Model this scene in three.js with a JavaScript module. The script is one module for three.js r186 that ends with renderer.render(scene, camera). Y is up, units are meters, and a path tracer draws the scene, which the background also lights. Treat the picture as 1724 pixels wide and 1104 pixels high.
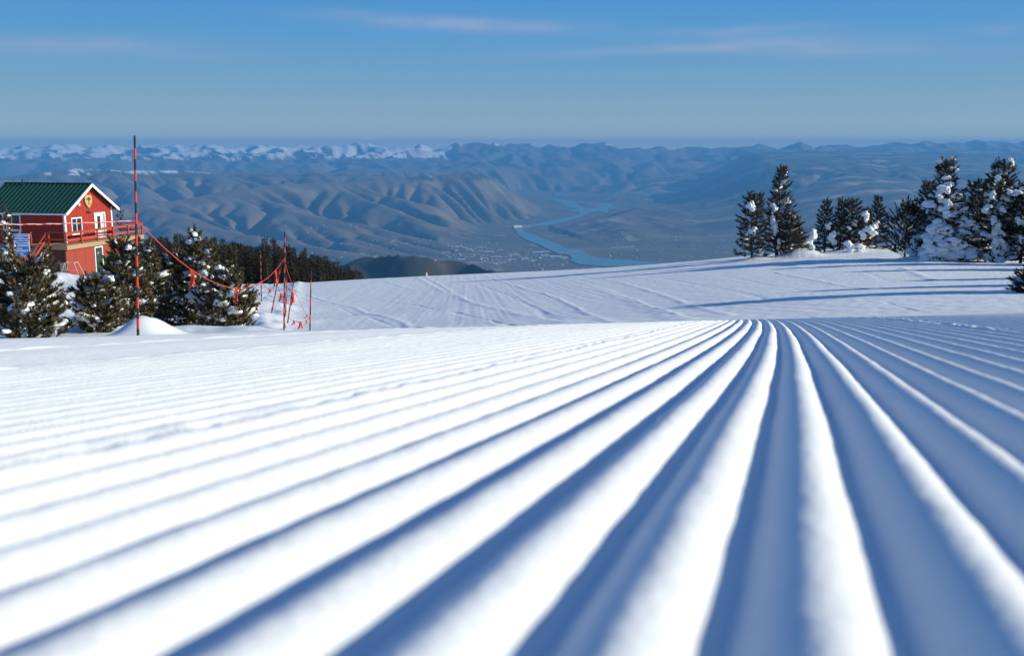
import * as THREE from 'three';
import { mergeGeometries, mergeVertices } from 'three/addons/utils/BufferGeometryUtils.js';

// ------------------------------------------------------------------ camera, sky, sun, exposure
const FOCAL = 1724, CX = 862, CY = 552, PITCH = Math.atan(306 / FOCAL);
const scene = new THREE.Scene();
const camera = new THREE.PerspectiveCamera(2 * Math.atan(552 / FOCAL) * 180 / Math.PI, 1024 / 655, 0.02, 400000);
camera.position.set(0, 0, 0);
camera.rotation.x = -PITCH;
camera.focus = 7;
camera.userData.fStop = 11.5;
const renderer = new THREE.WebGLRenderer({ antialias: true });
renderer.setSize(1024, 655);
renderer.toneMapping = THREE.LinearToneMapping;
renderer.toneMappingExposure = 1.0;
renderer.shadowMap.enabled = true;

const SUN_EL = 20 * Math.PI / 180, SUN_AZ = -5 * Math.PI / 180;     // azimuth from +x towards -z
const sunDir = new THREE.Vector3(Math.cos(SUN_EL) * Math.cos(SUN_AZ), Math.sin(SUN_EL), -Math.cos(SUN_EL) * Math.sin(SUN_AZ));
const sun = new THREE.DirectionalLight(new THREE.Color(1.0, 0.94, 0.77), 5);
sun.name = 'sun';
sun.position.copy(sunDir).multiplyScalar(300);
sun.castShadow = true;
sun.shadow.mapSize.set(4096, 4096);
Object.assign(sun.shadow.camera, { left: -120, right: 120, top: 120, bottom: -120, near: 1, far: 700 });
scene.add(sun, sun.target);

// ------------------------------------------------------------------ numbers and noise
function rng(seed) { let a = seed >>> 0; return () => { a |= 0; a = a + 0x6D2B79F5 | 0; let t = Math.imul(a ^ a >>> 15, 1 | a); t = t + Math.imul(t ^ t >>> 7, 61 | t) ^ t; return ((t ^ t >>> 14) >>> 0) / 4294967296; }; }
const clamp = (v, a, b) => v < a ? a : v > b ? b : v, lerp = (a, b, t) => a + (b - a) * t;
const sstep = (a, b, v) => { const t = clamp((v - a) / (b - a), 0, 1); return t * t * (3 - 2 * t); };
const PERM = new Uint8Array(512), GX = new Float32Array(256), GY = new Float32Array(256), GZ = new Float32Array(256);
{ const r = rng(7), p = [...Array(256).keys()]; for (let i = 255; i > 0; i--) { const j = Math.floor(r() * (i + 1)); [p[i], p[j]] = [p[j], p[i]]; }
  for (let i = 0; i < 512; i++) PERM[i] = p[i & 255];
  for (let i = 0; i < 256; i++) { const z = 2 * r() - 1, a = 6.2831853 * r(), s = Math.sqrt(1 - z * z); GX[i] = s * Math.cos(a); GY[i] = s * Math.sin(a); GZ[i] = z; } }
function noise2(x, y) {
  const xi = Math.floor(x), yi = Math.floor(y), fx = x - xi, fy = y - yi, X = xi & 255, Y = yi & 255;
  const u = fx * fx * fx * (fx * (fx * 6 - 15) + 10), v = fy * fy * fy * (fy * (fy * 6 - 15) + 10);
  const a = PERM[X + PERM[Y]], b = PERM[X + 1 + PERM[Y]], c = PERM[X + PERM[Y + 1]], d = PERM[X + 1 + PERM[Y + 1]];
  const n0 = GX[a] * fx + GY[a] * fy, n1 = GX[b] * (fx - 1) + GY[b] * fy, n2 = GX[c] * fx + GY[c] * (fy - 1), n3 = GX[d] * (fx - 1) + GY[d] * (fy - 1);
  return 1.5 * (n0 + u * (n1 - n0) + v * (n2 + u * (n3 - n2) - n0 - u * (n1 - n0)));
}
function noise3(x, y, z) {
  const xi = Math.floor(x), yi = Math.floor(y), zi = Math.floor(z), fx = x - xi, fy = y - yi, fz = z - zi, X = xi & 255, Y = yi & 255, Z = zi & 255;
  const u = fx * fx * (3 - 2 * fx), v = fy * fy * (3 - 2 * fy), w = fz * fz * (3 - 2 * fz);
  const g = (i, j, k) => { const h = PERM[X + i + PERM[(Y + j & 255) + PERM[Z + k & 255] & 511] & 511]; return GX[h] * (fx - i) + GY[h] * (fy - j) + GZ[h] * (fz - k); };
  return 1.4 * lerp(lerp(lerp(g(0, 0, 0), g(1, 0, 0), u), lerp(g(0, 1, 0), g(1, 1, 0), u), v), lerp(lerp(g(0, 0, 1), g(1, 0, 1), u), lerp(g(0, 1, 1), g(1, 1, 1), u), v), w);
}
function fbm(x, y, oct = 4) { let s = 0, a = 0.5, f = 1; for (let i = 0; i < oct; i++) { s += a * noise2(x * f + i * 17.3, y * f - i * 9.1); a *= 0.5; f *= 2.03; } return s; }

// a pixel of the photograph and a distance straight ahead -> a point of the place
function ray(px, py) {
  const x = (px - CX) / FOCAL, y = -(py - CY) / FOCAL, c = Math.cos(PITCH), s = Math.sin(PITCH);
  return new THREE.Vector3(x, y * c - s, -(c + y * s));
}
function at(px, py, d) { const r = ray(px, py); return r.multiplyScalar(d / -r.z); }
const mPerPx = (d) => d / FOCAL;

// ------------------------------------------------------------------ sky (air and thin clouds)
{
  const W = 2048, H = 1024, data = new Float32Array(W * H * 4);
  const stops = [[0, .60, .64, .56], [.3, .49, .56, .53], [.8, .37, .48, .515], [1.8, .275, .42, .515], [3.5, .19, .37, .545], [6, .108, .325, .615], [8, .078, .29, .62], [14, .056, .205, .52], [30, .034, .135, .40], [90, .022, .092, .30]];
  const wisps = [  // px, py, half width, half height, tilt, strength
    [110, 76, 190, 15, -0.02, .42], [810, 41, 210, 13, 0.02, .5], [640, 30, 160, 10, 0.05, .3], [1180, 82, 330, 8, -0.03, .42], [1310, 68, 180, 18, 0.0, .22], [1420, 84, 200, 9, 0.01, .4], [1230, 52, 170, 8, -0.02, .34], [330, 95, 150, 5, 0, .2], [1690, 48, 90, 8, 0, .22],
  ].map(([px, py, w, h, t, k]) => { const r = ray(px, py), n = r.length(); return [Math.atan2(r.x, -r.z), Math.asin(r.y / n), w / FOCAL, h / FOCAL, t, k]; });
  const r0 = rng(41);
  for (let i = 0; i < 46; i++) wisps.push([(r0() * 2 - 1) * 3.1, 0.06 + 0.22 * r0(), .1 + .15 * r0(), .004 + .008 * r0(), .05 * (r0() - .5), .25 + .3 * r0()]);
  for (let i = 9; i < wisps.length; i++) if (Math.abs(wisps[i][0]) < 0.75 && wisps[i][1] < 0.15) wisps[i][5] = 0;
  for (let j = 0; j < H; j++) {
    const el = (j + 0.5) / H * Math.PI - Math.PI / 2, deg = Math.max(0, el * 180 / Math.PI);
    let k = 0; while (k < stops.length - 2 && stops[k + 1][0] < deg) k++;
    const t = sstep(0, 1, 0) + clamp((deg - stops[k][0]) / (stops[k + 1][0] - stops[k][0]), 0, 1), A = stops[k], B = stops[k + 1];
    for (let i = 0; i < W; i++) {
      const phi = ((i + 0.5) / W - 0.5) * 2 * Math.PI;             // atan2(z, x)
      const x = Math.cos(el) * Math.cos(phi), z = Math.cos(el) * Math.sin(phi), y = Math.sin(el);
      const toSun = Math.max(0, x * sunDir.x + y * sunDir.y + z * sunDir.z);
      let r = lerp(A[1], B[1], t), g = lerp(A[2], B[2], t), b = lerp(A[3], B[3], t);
      const glow = 0.10 * toSun ** 3 + 0.25 * toSun ** 24;
      r += glow * .9; g += glow * .75; b += glow * .55;
      if (el > 0) {
        const az = Math.atan2(x, -z);
        let c = 0;
        for (const [wa, we, ww, wh, wt, wk] of wisps) {
          let da = az - wa; if (da > Math.PI) da -= 2 * Math.PI; if (da < -Math.PI) da += 2 * Math.PI;
          if (Math.abs(da) > ww * 1.6 || wk === 0) continue;
          const de = el - we + wt * da * 1.0 + 0.006 * fbm(az * 9, we * 50, 3), q = (da / ww) ** 2 + (de / wh) ** 2;
          if (q < 4) c += 1.3 * wk * Math.exp(-q * 1.5) * clamp(.75 + 1.1 * fbm(az * 16 + 3, el * 190, 4), 0, 1.4);
        }
        c = clamp(c, 0, .8);
        r = lerp(r, .36, c); g = lerp(g, .42, c); b = lerp(b, .58, c);
      }
      const o = (j * W + i) * 4; data[o] = r; data[o + 1] = g; data[o + 2] = b; data[o + 3] = 1;
    }
  }
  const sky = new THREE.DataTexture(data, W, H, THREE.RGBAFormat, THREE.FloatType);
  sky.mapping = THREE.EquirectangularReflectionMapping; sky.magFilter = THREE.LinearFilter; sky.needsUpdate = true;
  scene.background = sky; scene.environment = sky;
}
scene.fog = new THREE.FogExp2(new THREE.Color(0.15, 0.50, 1.0), 2.9e-5);

// ------------------------------------------------------------------ object helpers
const taken = new Map();
function numbered(name) { const n = taken.get(name) ?? 0; taken.set(name, n + 1); return n ? `${name}_${String(n).padStart(3, '0')}` : name; }
function tag(o, label, category, group) { o.userData.label = label; o.userData.category = category; if (group) o.userData.group = group; return o; }
function thing(name, label, category, pos, group) { const g = new THREE.Group(); g.name = numbered(name); if (pos) g.position.copy(pos); scene.add(g); return tag(g, label, category, group); }
function part(name, geo, mat, parent) { const m = new THREE.Mesh(geo, mat); m.name = name; parent.add(m); return m; }
function structure(name, geo, mat) { const m = new THREE.Mesh(geo, mat); m.name = numbered(name); m.userData.kind = 'structure'; scene.add(m); return m; }
function gridGeo(nu, nv, fn, colors) {         // fn(i, j, out) fills a position; smooth normals
  const pos = new Float32Array(nu * nv * 3), idx = new Uint32Array((nu - 1) * (nv - 1) * 6), o = [0, 0, 0];
  let k = 0;
  for (let j = 0; j < nv; j++) for (let i = 0; i < nu; i++) { fn(i, j, o); pos[k++] = o[0]; pos[k++] = o[1]; pos[k++] = o[2]; }
  k = 0;
  for (let j = 0; j < nv - 1; j++) for (let i = 0; i < nu - 1; i++) { const a = j * nu + i, b = a + 1, c = a + nu, d = c + 1; idx[k++] = a; idx[k++] = b; idx[k++] = c; idx[k++] = b; idx[k++] = d; idx[k++] = c; }
  const g = new THREE.BufferGeometry();
  g.setAttribute('position', new THREE.BufferAttribute(pos, 3)); g.setIndex(new THREE.BufferAttribute(idx, 1));
  if (colors) g.setAttribute('color', new THREE.BufferAttribute(colors, 3));
  g.computeVertexNormals();
  return g;
}
const lin = (r, g, b, rough = 0.8, extra = {}) => new THREE.MeshStandardMaterial({ color: new THREE.Color().setRGB(r, g, b), roughness: rough, metalness: 0, ...extra });

// smooth surface through scattered points (thin-plate spline)
function thinPlate(pts, smooth = 0) {
  const n = pts.length, N = n + 3, A = [], phi = (r2) => r2 < 1e-12 ? 0 : 0.5 * r2 * Math.log(r2);
  for (let i = 0; i < N; i++) A.push(new Float64Array(N + 1));
  for (let i = 0; i < n; i++) {
    for (let j = 0; j < n; j++) A[i][j] = phi((pts[i][0] - pts[j][0]) ** 2 + (pts[i][1] - pts[j][1]) ** 2) + (i === j ? smooth : 0);
    A[i][n] = A[n][i] = 1; A[i][n + 1] = A[n + 1][i] = pts[i][0]; A[i][n + 2] = A[n + 2][i] = pts[i][1]; A[i][N] = pts[i][2];
  }
  for (let c = 0; c < N; c++) {
    let p = c; for (let r = c + 1; r < N; r++) if (Math.abs(A[r][c]) > Math.abs(A[p][c])) p = r;
    [A[c], A[p]] = [A[p], A[c]];
    for (let r = 0; r < N; r++) if (r !== c && A[r][c]) { const f = A[r][c] / A[c][c]; for (let k = c; k <= N; k++) A[r][k] -= f * A[c][k]; }
  }
  const w = A.map((row, i) => row[N] / row[i]);
  return (x, y) => { let s = w[n] + w[n + 1] * x + w[n + 2] * y; for (let i = 0; i < n; i++) s += w[i] * phi((x - pts[i][0]) ** 2 + (y - pts[i][1]) ** 2); return s; };
}

// ------------------------------------------------------------------ the ski slope's shape; h = metres below the camera
const GROOVE = 0.035;
const grooveLine = (d) => 0.283 * d - 0.006 * d * d;
const slopePoints = [
  [0, 574, 12], [-250, 585, 13], [232, 571, 11.8], [100, 556, 19], [232, 556, 18], [350, 556, 19], [0, 560, 18], [60, 520, 34], [150, 520, 34], [250, 520, 34],
  [110, 462, 78], [200, 470, 80], [0, 462, 82], [-200, 470, 84], [300, 480, 78], [330, 500, 52],
  [480, 566, 22], [522, 560, 23.5], [440, 511, 46], [457, 534, 34], [440, 482, 66], [520, 477, 70], [600, 470.5, 74],
  [700, 556, 15], [620, 535, 28], [700, 510, 40], [700, 465.5, 74], [850, 549, 14], [850, 505, 36], [850, 459.5, 71],
  [1000, 544, 13], [1000, 500, 33], [1000, 454.5, 68], [1240, 536, 10], [1240, 497, 25], [1240, 438, 62], [1350, 431, 58], [1420, 423, 62],
  [1500, 526, 9], [1500, 498, 17], [1500, 460, 36], [1490, 414, 70], [1590, 440, 48], [1724, 524, 7], [1724, 494, 17], [1724, 458, 36], [1724, 442, 50], [1900, 440, 50], [2000, 520, 9], [2300, 490, 18],
  [-200, 560, 100], [100, 560, 110], [400, 520, 115], [600, 510, 120], [850, 505, 120], [1100, 490, 115], [1300, 480, 110], [1500, 450, 110], [1724, 430, 100], [2100, 430, 90], [400, 540, 190], [900, 540, 190], [1600, 490, 170], [-100, 600, 180],
].map(([px, py, d]) => { const p = at(px, py, d); return [p.x / 30, d / 30, -p.y]; });
const midShape = thinPlate(slopePoints, 0.0004);
function smoothH(X, d) {
  const near = 0.0638 + 0.1605 * d - 0.026 * X + 0.0022 * Math.max(0, d - 2.6) ** 2;
  const t = sstep(4.5, 10, d);
  return t <= 0 ? near : t >= 1 ? midShape(X / 30, d / 30) : lerp(near, midShape(X / 30, d / 30), t);
}
function onSlope(px, py) {                                           // where the line of sight meets the slope
  const r = ray(px, py), k = -r.y / -r.z, u = r.x / -r.z;
  let d = 8; while (d < 130 && smoothH(u * d, d) > k * d) d *= 1.012;
  return [u * d, d];
}

// ------------------------------------------------------------------ snow slope mesh
const Z1 = (p) => [600 + p[0] / 2.463, 420 + p[1] / 2.463], Z2 = (p) => [1200 + p[0] / 3.29, 400 + p[1] / 3.29];
const trackLines = [
  [0.019, 0.084, [[545, 112], [640, 145], [760, 178], [840, 205], [920, 245], [1000, 280], [1080, 305]].map(Z1)],
  [0.016, 0.105, [[880, 92], [960, 110], [1080, 132], [1180, 160], [1260, 185], [1330, 210], [1450, 250], [1550, 275]].map(Z1)],
  [0.016, 0.179, [[930, 155], [1040, 178], [1130, 210], [1240, 250], [1380, 293]].map(Z1)],
  [0.011, 0.063, [[960, 152], [1070, 178], [1160, 212], [1270, 250], [1400, 290]].map(Z1)],
  [0.019, 0.158, [[250, 115], [320, 155], [400, 190], [470, 218], [600, 250], [740, 280], [870, 305]].map(Z1)],
  [0.019, 0.105, [[285, 115], [345, 145], [420, 190], [470, 218]].map(Z1)],
  [0.016, 0.105, [[120, 132], [180, 150], [250, 172]].map(Z1)],
  [-0.015, 0.074, [[100, 215], [260, 235], [420, 265], [560, 295], [680, 318]].map(Z1)],
  [0.021, 0.105, [[-200, 190], [0, 245], [100, 275], [200, 305], [290, 328]].map(Z1)],
  [-0.015, 0.063, [[-240, 205], [-60, 245], [60, 285], [150, 320]].map(Z1)],
  [-0.012, 0.116, [[440, 120], [520, 150], [640, 195], [760, 250], [860, 300]].map(Z1)],
  [-0.012, 0.074, [[1080, 95], [1300, 125], [1420, 148], [1560, 175], [1700, 205]].map(Z1)],
  [-0.009, 0.074, [[0, 200], [200, 240], [420, 280], [640, 310], [760, 320]].map(Z2)],
  [-0.009, 0.063, [[0, 270], [140, 300], [280, 330]].map(Z2)],
  [-0.012, 0.105, [[820, 180], [1000, 250]].map(Z2)], [.03, .16, [[1050, 170], [1230, 240]].map(Z2)],
  [-0.008, 0.031, [[960, 355], [1140, 405]].map(Z2)], [.02, .1, [[350, 195], [640, 250], [900, 290]].map(Z2)],
].map(([a, w, pts]) => { const p = pts.map(([x, y]) => onSlope(x, y)); return { a, w, p, x0: Math.min(...p.map((q) => q[0])) - 2, x1: Math.max(...p.map((q) => q[0])) + 2, d0: Math.min(...p.map((q) => q[1])) - 2, d1: Math.max(...p.map((q) => q[1])) + 2 }; });
function tracks(X, d) {
  let s = 0;
  for (const t of trackLines) {
    if (X < t.x0 || X > t.x1 || d < t.d0 || d > t.d1) continue;
    let best = 9, along = 0, run = 0;
    for (let i = 0; i < t.p.length - 1; i++) {
      const [ax, ad] = t.p[i], [bx, bd] = t.p[i + 1], dx = bx - ax, dd = bd - ad, l2 = dx * dx + dd * dd;
      const k = clamp(((X - ax) * dx + (d - ad) * dd) / l2, 0, 1), q = (X - ax - k * dx) ** 2 + (d - ad - k * dd) ** 2;
      if (q < best) { best = q; along = run + k * Math.sqrt(l2); }
      run += Math.sqrt(l2);
    }
    if (best < 4) { const w = t.w * (1 + .35 * noise2(along * .9, t.w * 60)); s += t.a * Math.exp(-best / (w * w)) * clamp(.8 + .9 * noise2(along * .55 + 9, t.a * 300), .15, 1.4); }
  }
  return s;
}
const mounds = [  // px, py of the top, distance, radius x, radius d, height
  [241, 522, 13.2, .32, .45, .27], [285, 540, 13.6, .4, .5, .05], [330, 545, 17.5, .6, .6, .1], [95, 548, 17, 1.1, .8, .32], [60, 500, 30, 2.2, 1.6, .5], [120, 478, 46, 3, 2, .6],
  [425, 500, 38, 1.2, 1.2, .35], [408, 520, 27, 1.3, 1.2, .3], [80, 462, 66, 3, 3, .5],
  [1345, 420, 57, 1.1, 1.0, .5], [1275, 432, 57, .8, .8, .25], [1440, 416, 61, 1.2, 1.0, .25], [1548, 436, 49, 1.0, .8, .25],
].map(([px, py, d, rx, rd, h]) => [at(px, py, d).x, d, rx, rd, h]);
const offPisteEdge = (d) => -0.9 - 0.195 * d;
const crumbLines = [[-0.323, .007, .012, .05], [-1.06, .006, .022, .09], [0.41, .009, .016, .06], [-1.78, .007, .04, .22]];
function snowY(X, d, spacing) {                                      // height of the snow surface (camera is 0)
  let y = -smoothH(X, d);
  const q = (X - grooveLine(d)) / GROOVE;
  // combed ridges
  if (d < 16 && spacing < GROOVE / 3) {
    const X0 = X - grooveLine(d), wob = q + .05 * noise2(d * 2.2, q * .37) + .022 * noise2(d * 8, q * .8) + .012 * noise2(d * 24, q * 1.3);
    const idx = Math.floor(wob - .205 + .5), c = Math.cos((wob - .205) * 2 * Math.PI);
    const p = (Math.sqrt(.52 + .5 * c) - .1414) / .8685;
    let amp = .0103 * (1 + .10 * Math.sin(idx * 12.9898) + .1 * noise2(d * 1.3, idx * .77));
    const worn = sstep(.15, .5, fbm(X * .55 + 4, d * .35 + 2, 3));
    amp *= 1 - .35 * worn;
    amp *= 1 - .35 * sstep(.95, 1.1, -X0);
    amp *= (1 - sstep(GROOVE / 6, GROOVE / 3, spacing)) * (1 - .45 * sstep(1.5, 3.5, d) * sstep(.2, .6, X0)) * (1 - sstep(X0 < 0 ? 5.4 : 4, 6.8, d));
    y += amp * (p - .5);
    for (const [cx, a, w, f] of crumbLines) {
      const e = (X0 - cx - .01 * noise2(d * 3, cx * 9)) / w;
      if (e * e < 9) { const n = fbm(X0 / (f * .45), d / (f * .75), 3); y += a * Math.exp(-e * e) * (clamp(.15 + 1.5 * n, -.2, 1) + .25); }
    }
    y += .00035 * noise2(X * 75, d * 46) + .0006 * noise2(X * 40, d * 22) * sstep(.3, 1.2, d);
  }
  if (d > 5) {
    const edge = offPisteEdge(d), off = sstep(0, 1.0, edge - X) * sstep(9, 24, d);
    const k = sstep(5, 9, d);
    y += k * (1 - off) * (tracks(X, d) + .012 * fbm(X * .9, d * .45, 3) + .006 * noise2(X * 6 - d * 2, d * 2.2) + .007 * noise2((X + .05 * d) * 5, d * .05) + .004 * noise2((X + .04 * d) * 11 + 3, d * .08) + .003 * noise2((X - .4 * d) * 3, d * .5));
    if (off > 0) {
      y += off * (.16 * fbm(X * .55 + 7, d * .4, 4) + .10 * Math.max(0, noise2(X * .9, d * .8 + 5)) + .02 * noise2(X * 4, d * 3));
      y += off * .10 * sstep(.3, .8, noise2(X * 1.7, d * .9 + 40)) ;
    }
    const lip = (X - edge + .25) / .4; if (lip * lip < 9) y += .13 * Math.exp(-lip * lip) * sstep(14, 20, d) * clamp(.6 + 1.1 * noise2(d * .5, 3) + .5 * noise2(X * 3, d * 2), 0, 1.4);
    for (const [mx, md, rx, rd, h] of mounds) { const e = ((X - mx) / rx) ** 2 + ((d - md) / rd) ** 2; if (e < 7) y += h * Math.exp(-e) * (1 + .12 * noise2(X * 3, d * 3)); }
    if (d > 30 && X > 8) { const tr = sstep(40, 47, d) * sstep(8, 14, X); y += tr * (.10 * fbm(X * .5, d * .4 + 3, 3)); }
  }
  return y;
}
const groundY = (X, d) => snowY(X, d, 1);
const groundAt = (px, d) => { const X = (px - CX) / FOCAL * d; return new THREE.Vector3(X, groundY(X, d), -d); };
function sheet(U, D, place) {                                        // a sheet of the slope: columns U, rows D
  const g = gridGeo(U.length, D.length, (i, j, o) => {
    const dd = D[j], X = place(U[i], dd), sp = Math.abs(place(U[Math.min(i + 1, U.length - 1)], dd) - place(U[Math.max(i - 1, 0)], dd)) / 2;
    o[0] = X; o[1] = snowY(X, dd, sp); o[2] = -dd;
  });
  const pos = g.attributes.position, uv = new Float32Array(pos.count * 2);
  for (let i = 0; i < pos.count; i++) { uv[2 * i] = pos.getX(i); uv[2 * i + 1] = -pos.getZ(i); }
  g.setAttribute('uv', new THREE.BufferAttribute(uv, 2));
  return g;
}
{
  const fan = (n, a, b, reach) => { const us = [], out = []; for (let i = 0; i <= n; i++) us.push(lerp(a, b, i / n)); let u = 0, du = (b - a) / n; while (u < reach) { du *= 1.16; u += du; out.push(u); } return [...out.map((v) => a - v).reverse(), ...us, ...out.map((v) => b + v)]; };
  const shear = (dd) => grooveLine(Math.min(dd, 5)) / Math.min(dd, 5);
  const rows = (d0, d1, k) => { const D = []; let d = d0; while (d < d1) { D.push(d); d *= k; } D.push(d1); return D; };
  const nearU = fan(1060, -.87, .37, 9), nearD = rows(.1, .604, 1.0112);
  const combU = fan(1950, -5.0, 2.3, 60), combD = rows(.6, 7.05, 1.0175);   // columns run along the combed ridges
  const farU = fan(940, -.6, .6, 6), farD = [...rows(7, 95, 1.0125), ...rows(99, 210, 1.05)];
  const sheets = [sheet(nearU, nearD, (u, dd) => (u + shear(dd)) * dd), sheet(combU, combD, (u, dd) => u + grooveLine(dd)), sheet(farU, farD, (u, dd) => u * dd)];
  // grain of the snow: a fine bump
  const N = 512, bd = new Uint8Array(N * N * 4), r = rng(5);
  for (let j = 0; j < N; j++) for (let i = 0; i < N; i++) { const v = 128 + 60 * (r() - .5) + 60 * noise2(i / 4, j / 4) * .8 + 30 * noise2(i / 16, j / 16); const o = (j * N + i) * 4; bd[o] = bd[o + 1] = bd[o + 2] = clamp(v, 0, 255); bd[o + 3] = 255; }
  const bump = new THREE.DataTexture(bd, N, N); bump.wrapS = bump.wrapT = THREE.RepeatWrapping; bump.magFilter = THREE.LinearFilter; bump.repeat.set(1 / .6, 1 / .6); bump.needsUpdate = true;
  var snowMat = new THREE.MeshStandardMaterial({ color: new THREE.Color().setRGB(.84, .865, .86), roughness: .75, bumpMap: bump, bumpScale: .0012 });
  for (const s of sheets) structure('snow_slope', s, snowMat);
  // the slope behind the camera
  structure('snow_slope', gridGeo(40, 24, (i, j, o) => { const X = -40 + 80 * i / 39, dd = .0995 - 30 * (j / 23) ** 2; o[0] = X; o[1] = -(0.0638 + .1605 * dd - .026 * X); o[2] = -dd; }), snowMat);
}
const looseSnow = lin(.84, .865, .86, .8);

// ------------------------------------------------------------------ the valley and the mountains
const VALLEY = -1750;
const onPlain = (px, py, y = VALLEY) => { const r = ray(px, py); const k = y / r.y; return [r.x * k, -r.z * k]; };
const riverA = [[925, 333], [942, 336], [975, 341], [1022, 342], [1040, 350], [1024, 353], [1025, 358], [1018, 359], [1008, 355], [994, 358], [980, 365], [962, 371], [940, 376], [905, 382], [886, 382], [866, 385], [862, 381], [886, 379], [900, 377], [930, 372], [960, 365], [978, 360.5], [974, 357.5], [962, 357], [964, 354], [978, 351], [955, 349], [945, 343], [930, 338]];
const riverB = [[866, 386], [872, 395], [885, 404], [905, 411], [925, 421], [940, 428], [955, 429], [963, 433], [961, 440], [975, 445.5], [1020, 449.5], [1075, 449], [1140, 450], [1260, 462], [1400, 480], [1420, 470], [1260, 450], [1130, 444], [1085, 441], [1040, 437.5], [1005, 434.5], [985, 428.5], [979, 425], [984, 420], [968, 419], [955, 420], [945, 413], [930, 408.5], [915, 403], [900, 395.5], [886, 392], [880, 387.5], [893, 384]];
const riverC = [[934, 324], [948, 325], [962, 328.5], [955, 331], [938, 330], [932, 327]];
function wander(poly, seed) {                                        // bends between the corners
  const out = [], pts = poly.map(([a, b]) => onPlain(a, b));
  pts.forEach((p, i) => { const q = pts[(i + 1) % pts.length], L = Math.hypot(q[0] - p[0], q[1] - p[1]); const n = Math.max(1, Math.min(14, Math.round(L / 180)));
    for (let k = 0; k < n; k++) { const t = k / n, a = Math.min(70, L * .05) * Math.sin(Math.PI * t) * (1 + 0 * seed); out.push([lerp(p[0], q[0], t) + a * noise2(p[0] * .01 + t * 6, seed), lerp(p[1], q[1], t) + 2.2 * a * noise2(seed + 5, p[1] * .01 + t * 6)]); } });
  return out;
}
const rivers = [riverA, riverB, riverC].map(wander);
function riverDist(X, D) {
  let m = 1e18;
  for (const r of rivers) for (let i = 0, n = r.length; i < n; i++) {
    const a = r[i], b = r[(i + 1) % n], dx = b[0] - a[0], dd = b[1] - a[1], k = clamp(((X - a[0]) * dx + (D - a[1]) * dd) / (dx * dx + dd * dd + 1e-9), 0, 1);
    const q = (X - a[0] - k * dx) ** 2 + (D - a[1] - k * dd) ** 2; if (q < m) m = q;
  }
  return Math.sqrt(m);
}
const ridge = (W, P, ...pts) => ({ W: W * 1000, P, p: pts.map(([px, py, far]) => { const km = far > 47 ? 43.5 + (far - 47) * .5 : far > 38 ? 38 + (far - 38) * .4 : far; const v = at(px, py, km * 1000); return [v.x, km * 1000, v.y]; }) });
const ridges1 = [
  ridge(10, 1.15, [-260, 302, 25], [0, 291, 26], [100, 283, 27], [200, 288, 27], [300, 284, 28], [430, 284, 28.5], [560, 288, 29], [680, 296, 29]),
  ridge(8, 1.1, [150, 350, 19], [280, 335, 20.5], [420, 316, 22.5], [560, 302, 24], [700, 293, 25], [790, 292, 25.5], [850, 301, 26], [900, 322, 27], [940, 346, 28.6]),
  ridge(3.5, 1, [560, 302, 24], [640, 340, 21], [720, 365, 20], [800, 385, 19.4], [850, 408, 18.8]), ridge(3.2, 1, [420, 316, 22.5], [480, 350, 20], [560, 380, 18.8], [640, 405, 18]),
  ridge(3.2, 1, [700, 293, 25], [800, 320, 23.6], [880, 350, 22.8], [915, 365, 24]), ridge(3, 1, [280, 335, 20.5], [340, 370, 18.5], [420, 400, 17.2]), ridge(3, 1, [100, 345, 20], [200, 380, 18], [300, 410, 16.6]),
  ridge(5, 1.1, [1235, 286, 44], [1150, 286, 43], [1080, 299, 42], [1000, 313, 41], [960, 323, 40.5]),
  ridge(6, 1.1, [600, 284, 41], [740, 286, 42], [800, 279, 44], [860, 277, 46], [920, 291, 45], [955, 308, 44], [935, 318, 43]),
];
const ridges2 = [
  ridge(14, 1.05, [-500, 256, 62], [0, 252, 63], [60, 249, 64], [120, 244, 66], [160, 248, 66], [200, 245, 66], [230, 249, 66], [262, 242, 67], [300, 247, 66], [360, 246, 66], [400, 249, 66], [440, 246, 66], [520, 247, 66], [610, 243, 67], [650, 248, 66]),
  ridge(8, 1.0, [-500, 285, 47], [0, 276, 50], [120, 268, 51], [230, 262, 52], [320, 265, 52], [400, 261, 53], [470, 265, 53], [560, 268, 54], [660, 270, 54]),
  ridge(12, 1.05, [560, 262, 60], [640, 252, 62], [720, 246, 64], [800, 243, 65], [900, 246, 66], [960, 247, 66], [985, 243, 66], [1003, 240.5, 66], [1035, 246, 67], [1080, 250, 68], [1150, 252, 68], [1230, 254, 68], [1330, 257, 69]),
  ridge(9, 1.1, [860, 264, 54], [1000, 267, 55], [1100, 270, 55], [1200, 267, 55], [1212, 255.5, 55.5], [1230, 264, 55]),
  ridge(8, 1, [980, 258, 62], [1050, 254.0, 62], [1200, 251.5, 62], [1250, 246.0, 62], [1300, 243.5, 62], [1350, 242.0, 62], [1400, 241.0, 62], [1440, 240.5, 62], [1480, 239.0, 62], [1520, 240.0, 62], [1560, 239.5, 62], [1590, 238.5, 62], [1630, 238.5, 62], [1724, 239.0, 62], [1900, 238.5, 62], [2300, 241.0, 62]),
  ridge(5, 1, [1230, 257, 56], [1300, 253, 57], [1400, 250, 57], [1560, 248, 57], [1724, 249, 57], [2200, 251, 57]),
];
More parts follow.
